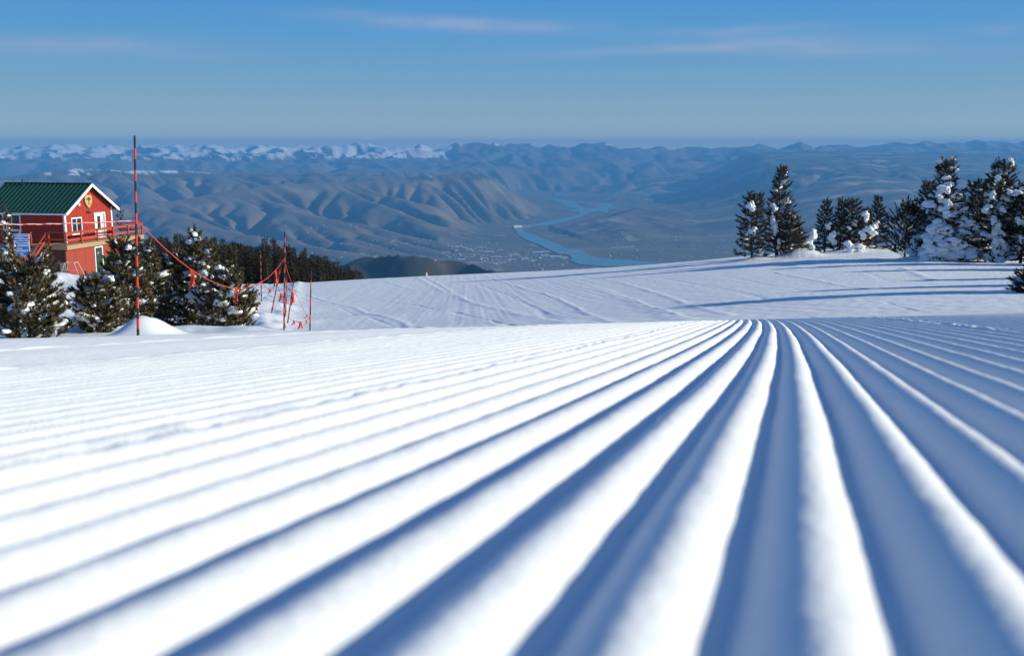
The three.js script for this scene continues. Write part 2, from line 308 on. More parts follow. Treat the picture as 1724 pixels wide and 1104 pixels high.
function ridgeField(list, X, D, floor) {
  let e = floor;
  for (const g of list) {
    let bd = 1e18, be = 0;
    for (let i = 0; i < g.p.length - 1; i++) {
      const a = g.p[i], b = g.p[i + 1], dx = b[0] - a[0], dd = b[1] - a[1], k = clamp(((X - a[0]) * dx + (D - a[1]) * dd) / (dx * dx + dd * dd), 0, 1);
      const q = (X - a[0] - k * dx) ** 2 + (D - a[1] - k * dd) ** 2; if (q < bd) { bd = q; be = lerp(a[2], b[2], k); }
    }
    const q = Math.sqrt(bd) / g.W; if (q < 1) e = Math.max(e, floor + (be - floor) * (1 - q) ** g.P);
  }
  return e;
}
const bankLine = [[10, 8], [14, 4.2], [15.5, 2.6], [16.5, 1.5], [18, 1.15], [20, .75], [22, .25], [23, .4], [25, 1.5], [28, 2.3], [31, 3.0], [34, 3.7], [38, 4.4], [44, 5.4], [56, 8]];
const bankX = (D) => { const k = D / 1000; let i = 0; while (i < bankLine.length - 2 && bankLine[i + 1][0] < k) i++; const [a, x] = bankLine[i], [b, y] = bankLine[i + 1]; return lerp(x, y, clamp((k - a) / (b - a), 0, 1)) * 1000; };
function envelope(X, D) {
  const k = D / 1000;
  let floor = VALLEY + (VALLEY * -1 - 520) * (1 - sstep(2, 11.5, k));
  let e = ridgeField(ridges1, X, D, VALLEY);
  const lat = X - bankX(D);
  if (lat > 0 && k > 14) {
    const ramp = clamp((k - 15.5) / 21, 0, 1), wide = lerp(9500, 4600, sstep(17, 32, k)), rise = 1570 * (.25 * sstep(.0, .25, ramp) + .75 * ramp ** .9) - 60 * sstep(38, 50, k);
    e = Math.max(e, VALLEY + rise * sstep(.1, 1, lat / wide) ** 1.1 * (1 + .08 * fbm(X / 5000, D / 5000, 3)));
  }
  return Math.max(e, floor);
}
// carve the smooth masses by running water: flow routing + stream power, a few dozen rounds
function erode(h, nx, ny, cell, base, rounds, K, diffuse) {
  const N = nx * ny, rec = new Int32Array(N), order = new Int32Array(N), area = new Float32Array(N), filled = new Float32Array(N), done = new Uint8Array(N);
  const heapK = new Float32Array(N + 1), heapV = new Int32Array(N + 1);
  const dirs = [-1, 1, -nx, nx, -nx - 1, -nx + 1, nx - 1, nx + 1];
  for (let it = 0; it < rounds; it++) {
    let hn = 0; done.fill(0);
    const push = (k, v) => { let i = ++hn; while (i > 1) { const p = i >> 1; if (heapK[p] <= k) break; heapK[i] = heapK[p]; heapV[i] = heapV[p]; i = p; } heapK[i] = k; heapV[i] = v; };
    const pop = () => { const top = heapV[1], k = heapK[hn], v = heapV[hn--]; let i = 1; for (;;) { let c = 2 * i; if (c > hn) break; if (c < hn && heapK[c + 1] < heapK[c]) c++; if (heapK[c] >= k) break; heapK[i] = heapK[c]; heapV[i] = heapV[c]; i = c; } heapK[i] = k; heapV[i] = v; return top; };
    for (let i = 0; i < N; i++) { const x = i % nx, y = (i / nx) | 0; if (x === 0 || y === 0 || x === nx - 1 || y === ny - 1 || h[i] <= base) { done[i] = 1; rec[i] = i; filled[i] = h[i]; push(h[i], i); } }
    let n = 0;
    while (hn) {
      const i = pop(), x = i % nx, y = (i / nx) | 0; order[n++] = i;
      if (x === 0 || y === 0 || x === nx - 1 || y === ny - 1) { for (const dd of dirs) { const j = i + dd; if (j < 0 || j >= N || done[j] || Math.abs(j % nx - x) > 1) continue; done[j] = 1; rec[j] = i; filled[j] = Math.max(h[j], filled[i] + .01); push(filled[j], j); } continue; }
      for (let q = 0; q < 8; q++) { const j = i + dirs[q]; if (done[j]) continue; done[j] = 1; rec[j] = i; filled[j] = Math.max(h[j], filled[i] + .01); push(filled[j], j); }
    }
    // steepest way down on the filled surface
    for (let m = 0; m < n; m++) { const i = order[m], x = i % nx, y = (i / nx) | 0; if (rec[i] === i || x === 0 || y === 0 || x === nx - 1 || y === ny - 1) continue; let best = 0, bj = rec[i]; for (let q = 0; q < 8; q++) { const j = i + dirs[q], s = (filled[i] - filled[j]) * (q < 4 ? 1 : .70711); if (s > best) { best = s; bj = j; } } rec[i] = bj; }
    area.fill(1);
    for (let m = n - 1; m >= 0; m--) { const i = order[m]; if (rec[i] !== i) area[rec[i]] += area[i]; }
    for (let m = 0; m < n; m++) { const i = order[m], r = rec[i]; if (r === i) continue; const f = K * Math.sqrt(area[i]); if (h[i] > h[r]) h[i] = (h[i] + f * h[r]) / (1 + f); }
    if (diffuse) for (let y = 1; y < ny - 1; y++) for (let x = 1; x < nx - 1; x++) { const i = y * nx + x; if (h[i] > base) h[i] += diffuse * (h[i - 1] + h[i + 1] + h[i - nx] + h[i + nx] - 4 * h[i]); }
  }
  return area;
}
function field(x0, d0, cell, nx, ny, fn) { const h = new Float32Array(nx * ny); for (let j = 0; j < ny; j++) for (let i = 0; i < nx; i++) h[j * nx + i] = fn(x0 + i * cell, d0 + j * cell); return { x0, d0, cell, nx, ny, h }; }
function sample(f, X, D, a = f.h) {                                  // smooth (Catmull-Rom) look-up
  const u = clamp((X - f.x0) / f.cell, 1, f.nx - 3.001), v = clamp((D - f.d0) / f.cell, 1, f.ny - 3.001), i = Math.floor(u), j = Math.floor(v), s = u - i, t = v - j;
  const cr = (p, q, r, w, k) => q + .5 * k * (r - p + k * (2 * p - 5 * q + 4 * r - w + k * (3 * (q - r) + w - p)));
  const row = (jj) => { const o = jj * f.nx + i; return cr(a[o - 1], a[o], a[o + 1], a[o + 2], s); };
  return cr(row(j - 1), row(j), row(j + 1), row(j + 2), t);
}
function relief(f, r, k, k2 = k) {                                           // deepen the valleys against the broad form
  const { nx, ny, h } = f, t = new Float32Array(h.length), b = new Float32Array(h.length);
  for (let y = 0; y < ny; y++) for (let x = 0; x < nx; x++) { let s = 0, n = 0; for (let q = Math.max(0, x - r); q <= Math.min(nx - 1, x + r); q++) { s += h[y * nx + q]; n++; } t[y * nx + x] = s / n; }
  for (let y = 0; y < ny; y++) for (let x = 0; x < nx; x++) { let s = 0, n = 0; for (let q = Math.max(0, y - r); q <= Math.min(ny - 1, y + r); q++) { s += t[q * nx + x]; n++; } b[y * nx + x] = s / n; }
  for (let i = 0; i < h.length; i++) { const d = h[i] - b[i]; const X = f.x0 + (i % nx) * f.cell, D = f.d0 + Math.floor(i / nx) * f.cell; h[i] += (X > bankX(D) + 500 ? k2 : k) * (d < 0 ? d : d * .2); }
}
const F1 = field(-31000, 2200, 125, 496, 420, (X, D) => {
  const rd = riverDist(X, D), m = sstep(120, 1900, rd);
  let e = envelope(X, D);
  const up = (e - VALLEY) * m;
  return VALLEY + up * (1 + (X > bankX(D) ? .035 : .26) * fbm(X / 4600, D / 4600, 3)) + Math.min(1, up / 200) * (X > bankX(D) ? 30 : 70) * fbm(X / 1500 + 3, D / 1500, 3) - (rd < 200 ? 2 : 0);
});
erode(F1.h, F1.nx, F1.ny, F1.cell, VALLEY + .5, 30, .046, .022);
relief(F1, 9, 1.0, -.65);
const F2 = field(-42000, 38500, 160, 526, 130, (X, D) => { const e = ridgeField(ridges2, X, D, -1500); return e + Math.min(1, (e + 1500) / 300) * (60 * fbm(X / 5200, D / 5200, 3) + 400 * ((1 - Math.abs(noise2(X / 2300 + 5, D / 2600))) ** 2 - .72) + 150 * ((1 - Math.abs(noise2(X / 900, D / 1100))) ** 2 - .65)); });
erode(F2.h, F2.nx, F2.ny, F2.cell, -1499.5, 9, .007, .002);
relief(F2, 6, .8);
for (let i = 0; i < F2.h.length; i++) if (F2.h[i] > 40) F2.h[i] = 40 + (F2.h[i] - 40) * .85;
const nearHill = [ridge(1.5, 1.25, [500, 462, 6.3], [560, 446, 6.2], [610, 434, 6.1], [650, 428, 6], [690, 426, 6], [725, 431, 5.95], [760, 440, 5.9], [800, 449, 5.8], [850, 454, 5.7], [920, 460, 5.7])];
function landY(X, D) {
  const t = sstep(41800, 43500, D);
  let y = t < 1 ? sample(F1, X, D) : 0; if (t > 0) y = lerp(y, sample(F2, X, D), t);
  if (D < 9000) y = Math.max(y, ridgeField(nearHill, X + 160 * noise2(X / 420, D / 420), D + 260 * noise2(X / 380 + 4, D / 380), -1400));
  return y;
}
{
  const nA = 780, nD = 500, U = [], D = [];
  for (let i = 0; i < nA; i++) U.push(-0.66 + 1.32 * i / (nA - 1));
  for (let j = 0; j < nD; j++) D.push(2500 * (58500 / 2500) ** ((j / (nD - 1)) ** .8));
  const col = new Float32Array(nA * nD * 3), C = [0, 0, 0];
  const mixTo = (r, g, b, k) => { C[0] += (r - C[0]) * k; C[1] += (g - C[1]) * k; C[2] += (b - C[2]) * k; };
  const geo = gridGeo(nA, nD, (i, j, o) => {
    const d = D[j], X = U[i] * d; let y = landY(X, d);
    const up = Math.min(1, Math.max(0, y - VALLEY) / 120);
    y = Math.max(y, d < 42000 ? VALLEY : -1e9);
    y += up * (22 * fbm(X / 260, d / 260, 3) + (d > 43000 ? 40 * fbm(X / 700, d / 700, 3) : 0));
    o[0] = X; o[1] = y; o[2] = -d;
    // what grows and lies there
    const gx = (landY(X + 90, d) - landY(X - 90, d)) / 180, k = d / 1000, lat = X - bankX(d);
    C[0] = .148; C[1] = .117; C[2] = .098;                              // dry grass and sage
    const n1 = fbm(X / 900, d / 900, 4), n2 = fbm(X / 2600 + 9, d / 2600, 3), n3 = noise2(X / 150, d / 150);
    mixTo(.22, .18, .138, sstep(.05, .3, n1)); mixTo(.10, .09, .075, sstep(.05, .35, -n2));
    if (k < 13) mixTo(.03, .035, .025, sstep(-.25, .1, n1 + .15 + .3 * n3));               // forest on the near hills
    if (y > -820 && k > 17 && k < 42) mixTo(.035, .042, .032, sstep(-.02, .12, n1 + .22 * n3 + (y + 820) / 2600 - gx * .35));
    if (lat > 0 && k > 15 && k < 42) {                                // ploughed and stubble fields on the plateau
      const f = fbm(X / 2600, d / 620, 4);
      mixTo(.07, .065, .055, sstep(.0, .2, -f)); mixTo(.36, .31, .23, sstep(.14, .24, f)); mixTo(.42, .37, .29, sstep(.25, .32, fbm(X / 4200 + 3, d / 420 + 7, 3)) * sstep(24, 27, k));
    }
    if (y < VALLEY + 90) { mixTo(.14, .125, .10, .7); mixTo(.09, .085, .07, sstep(.0, .3, n1)); mixTo(.3, .25, .19, sstep(.22, .34, fbm(X / 500, d / 800 + 3, 3))); }
    // lying snow: high open ground
    const snowline = k > 42.5 ? (X < -3000 ? -560 : 40) : X < -1500 && k > 22 ? -720 : 99999;
    if (y > snowline && snowline < 9999) {
      const open = fbm(X / (k > 42.5 ? 620 : 520), d / (k > 42.5 ? 1100 : 900), 4), lit = gx * (k > 42.5 ? -1.1 : -.9);
      mixTo(.8, .82, .85, sstep(.06, .16, open * .9 + lit + (y - snowline) / (k > 42.5 ? 900 : 1100) - (k > 42.5 ? .13 : .08) - (X > 0 && k > 42.5 ? .12 : 0) - (X > 9000 ? 9 : 0)));
    }
    const q = (j * nA + i) * 3; col[q] = C[0]; col[q + 1] = C[1]; col[q + 2] = C[2];
  }, col);
  structure('mountains', geo, new THREE.MeshStandardMaterial({ vertexColors: true, roughness: .95, color: 0xffffff }));
  // river reaches
  const water = new THREE.MeshPhysicalMaterial({ color: new THREE.Color().setRGB(.15, .30, .31), roughness: .3, ior: 1.33 });
  for (const r of rivers) { const g = new THREE.ShapeGeometry(new THREE.Shape(r.map(([x, d]) => new THREE.Vector2(x, d)))); g.rotateX(-Math.PI / 2); g.translate(0, VALLEY + 9, 0); structure('river', g, water); }
}
const inRiver = (X, D) => rivers.some((r) => { let c = false; for (let i = 0, j = r.length - 1; i < r.length; j = i++) if ((r[i][1] > D) !== (r[j][1] > D) && X < (r[j][0] - r[i][0]) * (D - r[i][1]) / (r[j][1] - r[i][1]) + r[i][0]) c = !c; return c; });

// ------------------------------------------------------------------ the town in the valley
{
  const r = rng(77), box = new THREE.BoxGeometry(1, 1, 1); box.translate(0, .5, 0);
  const spots = [];
  const scatter = (n, x0, y0, x1, y1, s0, s1) => { for (let i = 0; i < n; i++) { const px = lerp(x0, x1, r()), py = lerp(y0, y1, r()), [X, D] = onPlain(px, py); if (inRiver(X, D) || landY(X, D) > VALLEY + 330 || fbm(X / 900, D / 900, 2) < -.12) continue; spots.push([X, landY(X, D), D, lerp(s0, s1, r() ** 3)]); } };
  scatter(520, 520, 402, 860, 446, 14, 46); scatter(330, 740, 418, 965, 447, 16, 60); scatter(260, 1010, 398, 1330, 441, 12, 40); scatter(90, 890, 450, 1075, 462, 20, 60); scatter(120, 400, 395, 560, 430, 12, 36);
  const m = new THREE.InstancedMesh(box, lin(.62, .6, .57, .7), spots.length), M = new THREE.Matrix4(), q = new THREE.Quaternion(), c = new THREE.Color();
  spots.forEach(([X, y, D, s], i) => { q.setFromAxisAngle(new THREE.Vector3(0, 1, 0), r() * 3); M.compose(new THREE.Vector3(X, y - 3, -D), q, new THREE.Vector3(s, 8 + 6 * r(), s * (.5 + r() * .5))); m.setMatrixAt(i, M); const k = .35 + .75 * r(); m.setColorAt(i, c.setRGB(k, k * (.93 + .07 * r()), k * (.86 + .14 * r()))); });
  m.name = 'town_houses'; m.userData.kind = 'stuff'; m.userData.label = 'distant specks of houses spread over the valley floor'; scene.add(m);
  const roofs = [[752, 427, 90], [772, 421, 130], [790, 424, 110], [806, 419, 120], [823, 425, 150], [842, 421, 100], [866, 429, 170], [884, 436, 120], [905, 425, 170], [918, 424, 150], [917, 430, 130], [935, 432, 190], [948, 434, 140], [896, 440, 110], [862, 437, 120], [838, 433, 130], [815, 435, 100], [896, 412, 90], [902, 415, 80], [777, 437, 120]];
  const wall = lin(.62, .61, .58, .7), roof = lin(.8, .8, .79, .55);
  for (const [px, py, w] of roofs) {
    const [X, D] = onPlain(px, py), g = thing('warehouse', 'pale flat-roofed warehouse among the industrial buildings on the near river bank', 'building', new THREE.Vector3(X, landY(X, D) - 2, -D), 'warehouses on the river bank'); g.rotation.y = .2 * (r() - .5);
    const b = new THREE.BoxGeometry(w, 12, w * .55); b.translate(0, 6, 0); part('wall', b, wall, g);
    const t = new THREE.BoxGeometry(w * 1.02, 3, w * .57); t.translate(0, 13.5, 0); part('roof', t, roof, g);
  }
  // road bridge
  const A = onPlain(944, 429), B = onPlain(982, 427), L = Math.hypot(B[0] - A[0], B[1] - A[1]);
  const br = thing('road_bridge', 'long low road bridge crossing the river beside the town', 'bridge', new THREE.Vector3((A[0] + B[0]) / 2, VALLEY + 9, -(A[1] + B[1]) / 2)); br.rotation.y = Math.atan2(B[1] - A[1], B[0] - A[0]);
  const conc = lin(.3, .29, .27, .8), deck = new THREE.BoxGeometry(L * 1.2, 7, 24); deck.translate(0, 24, 0); part('deck', deck, conc, br);
  for (let i = -3; i <= 3; i++) { const p = new THREE.BoxGeometry(10, 22, 18); p.translate(i * L / 6.6, 10, 0); part('pier', p, conc, br); }
  // dam with its white powerhouse
  const P = onPlain(864, 384), Q = onPlain(893, 383), W = Math.hypot(Q[0] - P[0], Q[1] - P[1]);
  const dam = thing('dam', 'dam across the river with a long white powerhouse on the near bank', 'dam', new THREE.Vector3((P[0] + Q[0]) / 2, VALLEY + 8, -(P[1] + Q[1]) / 2)); dam.rotation.y = Math.atan2(Q[1] - P[1], Q[0] - P[0]);
  const wl = new THREE.BoxGeometry(W * .6, 26, 30); wl.translate(W * .2, 12, 0); part('wall', wl, conc, dam);
  const ph = new THREE.BoxGeometry(190, 52, 60); ph.translate(-W * .5 + 105, 26, 0); part('powerhouse', ph, lin(.8, .78, .72, .6), dam);
}

// ------------------------------------------------------------------ red cabin
const V3 = (x, y, z) => new THREE.Vector3(x, y, z);
function bx(w, h, d, x, y, z) { const g = new THREE.BoxGeometry(w, h, d); g.translate(x, y, z); return g; }
function bar(a, b, w, h = w, up = V3(0, 1, 0)) {                        // a squared beam from a to b
  const dir = b.clone().sub(a), L = dir.length(); dir.normalize();
  const side = V3().crossVectors(up, dir); if (side.lengthSq() < 1e-6) side.set(1, 0, 0); side.normalize();
  const g = new THREE.BoxGeometry(w, h, L), M = new THREE.Matrix4().makeBasis(side, V3().crossVectors(dir, side), dir);
  M.setPosition(a.clone().add(b).multiplyScalar(.5)); g.applyMatrix4(M); return g;
}
function rod(a, b, r, n = 8, r2 = r, open = false) { const dir = b.clone().sub(a), L = dir.length(), g = new THREE.CylinderGeometry(r2, r, L, n, 1, open); g.translate(0, L / 2, 0); g.applyQuaternion(new THREE.Quaternion().setFromUnitVectors(V3(0, 1, 0), dir.normalize())); g.translate(a.x, a.y, a.z); return g; }
function planksTexture(base, seed, cols) {                              // vertical boards: colour and grain only
  const c = document.createElement('canvas'); c.width = 512; c.height = 256; const k = c.getContext('2d'), r = rng(seed);
  k.fillStyle = base; k.fillRect(0, 0, 512, 256);
  for (let i = 0; i < 2600; i++) { const v = r(); k.fillStyle = v < .5 ? `rgba(40,0,0,${.10 * r()})` : `rgba(255,150,120,${.06 * r()})`; k.fillRect(r() * 512, r() * 256, 1 + r() * 2, 10 + r() * 60); }
  for (let i = 0; i < 40; i++) { k.fillStyle = `rgba(60,20,10,${.05 + .08 * r()})`; k.fillRect(r() * 512, r() * 256, 12 + r() * 30, 20 + r() * 90); }
  const t = new THREE.CanvasTexture(c); t.colorSpace = THREE.SRGBColorSpace; t.wrapS = t.wrapT = THREE.RepeatWrapping; t.repeat.set(.25, .4); return t;
}
function uvMetres(g) { const p = g.attributes.position, n = g.attributes.normal, uv = new Float32Array(p.count * 2); for (let i = 0; i < p.count; i++) { const ax = Math.abs(n.getX(i)), ay = Math.abs(n.getY(i)); uv[2 * i] = ax > .5 ? p.getZ(i) : p.getX(i); uv[2 * i + 1] = ay > .5 ? p.getZ(i) : p.getY(i); } g.setAttribute('uv', new THREE.BufferAttribute(uv, 2)); return g; }
{
  // local axes: +x out of the gable wall, -z along it (away from the camera), y up from the deck floor; origin at the near corner of the gable wall
  const corner = at(110, 408, 84);
  const cabin = thing('ski_patrol_cabin', 'red wooden cabin with green metal roof, white trim and a railed deck', 'cabin', corner);
  cabin.rotation.y = -Math.atan2(.22, .975);
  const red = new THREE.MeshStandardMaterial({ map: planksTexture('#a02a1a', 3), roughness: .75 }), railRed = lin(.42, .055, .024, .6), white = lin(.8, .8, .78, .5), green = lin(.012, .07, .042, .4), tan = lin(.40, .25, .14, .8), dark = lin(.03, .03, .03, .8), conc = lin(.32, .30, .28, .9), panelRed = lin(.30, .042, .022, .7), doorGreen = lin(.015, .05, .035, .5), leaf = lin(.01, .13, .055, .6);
  const glass = new THREE.MeshPhysicalMaterial({ color: new THREE.Color().setRGB(.02, .03, .04), roughness: .06, ior: 1.5 }), gold = lin(.5, .35, .12, .6);
  const Wd = 6.45, Ln = 7.3, EH = 2.55, RH = 4.55, t = .12;
  // walls of vertical boards; openings are covered by framed windows and doors set proud of them
  const boardW = .405;
  const wallG = thing; void wallG;
  const shell = new THREE.Shape([V3(0, -.25), V3(Wd, -.25), V3(Wd, EH), V3(Wd / 2, RH), V3(0, EH)].map((v) => new THREE.Vector2(v.x, v.y)));
  const core = new THREE.ExtrudeGeometry(shell, { depth: Ln - .06, bevelEnabled: false }); core.rotateY(Math.PI / 2); core.translate(-Ln + .03, 0, 0);
  const wall = part('wall', uvMetres(core), red, cabin);
  for (let i = 0; i * boardW < Wd - .05; i++) {                         // gable boards, cut to the slope of the roof
    const a = i * boardW + .006, b = Math.min(Wd, (i + 1) * boardW) - .006, top = (z) => EH + (RH - EH) * (1 - Math.abs(z - Wd / 2) / (Wd / 2)), m = (a < Wd / 2 && b > Wd / 2) ? [[Wd / 2, RH]] : [];
    const g = new THREE.ExtrudeGeometry(new THREE.Shape([[a, -.24], [b, -.24], [b, top(b)], ...m, [a, top(a)]].map(([x, y]) => new THREE.Vector2(x, y))), { depth: .03, bevelEnabled: false }); g.rotateY(Math.PI / 2); g.translate(.028, 0, 0); part('board', uvMetres(g), red, wall);
  }
  for (let i = 0; i * boardW < Ln; i++) { const g = bx(boardW - .012, EH + .24, .03, -i * boardW - boardW / 2, EH / 2 - .12, .014); part('board', uvMetres(g), red, wall); }
  part('foundation', bx(Ln - .3, 2.2, Wd - .2, -Ln / 2 - .1, -1.35, -Wd / 2), conc, cabin);
  // roof: two slabs with standing seams
  const over = .55, sl = Math.atan2(RH - EH, Wd / 2), slope = Wd / 2 / Math.cos(sl) + over, roof = new THREE.Group(); roof.name = 'roof'; cabin.add(roof);
  for (const s of [-1, 1]) {
    const place = (g) => { g.rotateX(s * sl); g.translate(0, RH + .13, -Wd / 2); return g; };
    part('roof_panel', place(bx(Ln + 2 * over - .02, .06, slope, -Ln / 2, 0, s * slope / 2)), green, roof);
    for (let i = 0; i <= 20; i++) part('seam', place(bx(.035, .055, slope - .04, over - .06 - i * (Ln + 2 * over - .12) / 20, .056, s * slope / 2)), green, roof);
    part('rake_board', place(bx(.05, .22, slope, over + .022, -.10, s * slope / 2)), white, roof); part('rake_board', place(bx(.05, .22, slope, -Ln - over - .022, -.10, s * slope / 2)), white, roof);
    part('fascia', place(bx(Ln + 2 * over, .16, .04, -Ln / 2, -.08, s * (slope + .02))), white, roof);
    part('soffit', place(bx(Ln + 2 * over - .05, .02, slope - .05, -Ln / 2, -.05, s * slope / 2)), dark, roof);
  }
  part('ridge_cap', bx(Ln + 2 * over, .05, .3, -Ln / 2, RH + .17, -Wd / 2), green, roof);
  part('vent_pipe', rod(V3(-5.9, RH, -Wd / 2 + .3), V3(-5.9, RH + .45, -Wd / 2 + .3), .06), dark, roof);
  for (const z of [.035, -Wd - .035]) part('corner_trim', bx(.14, EH + .2, .05, .0, EH / 2 - .1, z), white, cabin);
  for (const z of [-.06, -Wd + .06]) part('corner_trim', bx(.03, EH + .15, .14, .075, EH / 2 - .1, z), white, cabin);
  function windowOn(face, u0, u1, y0, y1, mull) {                       // face 'g': gable wall, 'l': long wall
    const w = new THREE.Group(); w.name = 'window'; cabin.add(w);
    const P = (a, b, c, d, out, dep) => face === 'g' ? bx(dep, d - c, b - a, .06 + out, (c + d) / 2, -(a + b) / 2) : bx(b - a, d - c, dep, -(a + b) / 2, (c + d) / 2, .03 + out);
    const f = .10;
    part('frame', mergeGeometries([P(u0, u1, y1 - f, y1, .03, .07), P(u0, u1, y0, y0 + f, .03, .07), P(u0, u0 + f, y0 + f, y1 - f, .03, .07), P(u1 - f, u1, y0 + f, y1 - f, .03, .07)]), white, w);
    const n = mull + 1; for (let i = 0; i < n; i++) { const a = u0 + f + (u1 - u0 - 2 * f) * i / n, b = u0 + f + (u1 - u0 - 2 * f) * (i + 1) / n; part('pane', P(a + .02, b - .02, y0 + f, y1 - f, .01, .012), glass, w); if (i) part('mullion', P(a - .035, a + .035, y0 + f, y1 - f, .025, .05), white, w); }
    part('sill', P(u0 - .06, u1 + .06, y0 - .06, y0 - .005, .05, .12), white, w);
    return w;
  }
  windowOn('g', .75, 2.15, .55, 1.95, 1);
  windowOn('l', 4.05, 5.75, .9, 2.25, 1);
  // gable door with a long pane, its frame and the white side panel
  const door = new THREE.Group(); door.name = 'door'; cabin.add(door);
  const DY = 2.05, d0 = 3.95, d1 = 5.0;
  part('frame', mergeGeometries([bx(.07, .13, 1.55, .09, DY + .06, -(d0 + d1 + .3) / 2), bx(.07, DY, .11, .09, DY / 2, -d0 + .02), bx(.07, DY, .11, .09, DY / 2, -d1 - .02), bx(.07, DY, .12, .09, DY / 2, -d1 - .36)]), white, door);
  part('leaf', bx(.05, DY - .04, d1 - d0 - .14, .075, DY / 2, -(d0 + d1) / 2), white, door);
  part('pane', bx(.012, 1.25, .42, .107, 1.25, -(d0 + d1) / 2), glass, door);
  part('side_light', bx(.02, DY - .05, .22, .075, DY / 2, -d1 - .19), lin(.25, .3, .32, .3), door);
  part('handle', rod(V3(.14, 1.0, -d0 - .15), V3(.14, 1.0, -d0 - .3), .02), dark, door);
  part('threshold', bx(.3, .05, 1.3, .22, .03, -(d0 + d1) / 2), white, door);
  // round carved badge below the ridge: shield outline, cross and two letters' marks
  const badge = new THREE.Group(); badge.name = 'badge'; cabin.add(badge);
  const sh = new THREE.Shape(); sh.moveTo(0, .5); sh.bezierCurveTo(.3, .72, .62, .5, .56, .1); sh.bezierCurveTo(.52, -.25, .26, -.45, 0, -.6); sh.bezierCurveTo(-.26, -.45, -.52, -.25, -.56, .1); sh.bezierCurveTo(-.62, .5, -.3, .72, 0, .5);
  const bg = new THREE.ExtrudeGeometry(sh, { depth: .06, bevelEnabled: true, bevelSize: .03, bevelThickness: .03, bevelSegments: 2, curveSegments: 12 }); bg.scale(.82, .9, 1); bg.rotateY(Math.PI / 2); bg.translate(.12, RH - 1.35, -Wd / 2 + .1); part('plate', bg, gold, badge);
  const mk = lin(.03, .05, .03, .6), bc = V3(.222, RH - 1.3, -Wd / 2 + .1);
  part('cross', mergeGeometries([bx(.02, .44, .13, bc.x, bc.y + .08, bc.z), bx(.02, .13, .2, bc.x + .001, bc.y + .14, bc.z + .165), bx(.02, .13, .2, bc.x + .001, bc.y + .14, bc.z - .165)]), mk, badge);
  for (const z of [-.14, 0, .14]) part('carving', bx(.02, .07, .09, bc.x, bc.y - .27, bc.z + z), mk, badge);
  part('flood_lamp', mergeGeometries([bx(.12, .22, .2, .15, RH - 1.55, -1.85)]), white, cabin);
  part('wall_lamp', mergeGeometries([bx(.1, .08, .3, .12, 2.35, -3.05), rod(V3(.16, 2.3, -2.95), V3(.3, 2.2, -2.9), .05), rod(V3(.16, 2.3, -3.15), V3(.3, 2.2, -3.2), .05)]), dark, cabin);
  part('outlet', bx(.04, .1, .08, .08, .35, -2.7), white, cabin);
  // deck: floor planks, edge boards, posts, rails
  const dk = new THREE.Group(); dk.name = 'deck'; cabin.add(dk);
  const out = 1.55, n0 = 2.15, n1 = -Wd - 2.15;                          // from z = n0 (near) to n1 (far)
  for (let i = 0; i < 11; i++) part('plank', bx(.13, .04, n0 - n1, .16 + i * .14, -.06, (n0 + n1) / 2), tan, dk);
  for (let i = 0; i < 15; i++) part('plank', bx(.13, .04, n0 - .1, .02 - i * .14, -.0605, n0 / 2 + .05), tan, dk);
  part('edge_board', bx(.06, .34, n0 - n1 + .1, out + .11, -.22, (n0 + n1) / 2), tan, dk); part('edge_board', bx(3.7, .3, .06, -.26, -.22, n0 + .05), tan, dk);
  part('edge_board', bx(out, .3, .06, out / 2 + .1, -.22, n1 - .05), tan, dk);
  const xr = out + .04;
  for (const z of [n0 - .02, .15, -2.0, -4.2, -6.4, n1 + .06]) part('post', bx(.11, 1.05, .11, xr, .46, z), railRed, dk);
  part('rail', bx(.14, .05, n0 - n1, xr, 1.0, (n0 + n1) / 2), railRed, dk); part('rail', bx(.05, .14, n0 - n1 - .02, xr - .07, .88, (n0 + n1) / 2), railRed, dk); part('rail', bx(.05, .16, n0 - n1 - .02, xr - .07, .36, (n0 + n1) / 2), railRed, dk);
  part('rail', bx(xr, .05, .14, xr / 2, 1.001, n0 - .02), railRed, dk); part('rail', bx(xr, .14, .05, xr / 2, .42, n0 - .09), railRed, dk); part('post', bx(.11, 1.05, .11, .02, .46, n0 - .02), railRed, dk);
  part('rail', bx(xr, .05, .14, xr / 2, 1.001, n1 + .06), railRed, dk); part('rail', bx(xr, .14, .05, xr / 2, .4, n1 + .1), railRed, dk);
  part('brace', rod(V3(xr - .2, 1.1, -.2), V3(xr - .2, -.05, -.75), .03), railRed, dk);
  // stairs down towards the camera
  const st = new THREE.Group(); st.name = 'stairs'; cabin.add(st);
  const s0 = -1.55, s1 = -.2, run = 2.5, drop = 2.05;
  for (let i = 0; i < 9; i++) part('tread', bx(s1 - s0 - .1, .045, .28, (s0 + s1) / 2, -.1 - drop * (i + 1) / 9, n0 + .2 + run * i / 9), tan, st);
  for (const x of [s0, s1]) {
    part('stringer', bar(V3(x, -.2, n0 + .04), V3(x, -.2 - drop, n0 + .04 + run), .06, .28), tan, st);
    part('handrail', bar(V3(x, .95, n0 - .05), V3(x, .95 - drop, n0 + run), .1, .06), railRed, st);
    part('rail', bar(V3(x + .04, .45, n0), V3(x + .04, .45 - drop, n0 + run), .04, .16), railRed, st);
    for (const k of [0, .95]) part('post', bx(.1, 1.3, .1, x, .35 - drop * k, n0 + .06 + run * k), railRed, st);
  }
  // closed space under the deck: red panels, green door, concrete corner
  const un = new THREE.Group(); un.name = 'lower_storey'; cabin.add(un);
  const ly = -2.6;
  for (let i = 0; i < 6; i++) { const z0 = n0 - .15 - i * 1.22, z1 = z0 - 1.2; if (i === 3) continue; part('panel', uvMetres(bx(.06, 2.2, z0 - z1, out - .16, -1.5, (z0 + z1) / 2)), panelRed, un); }
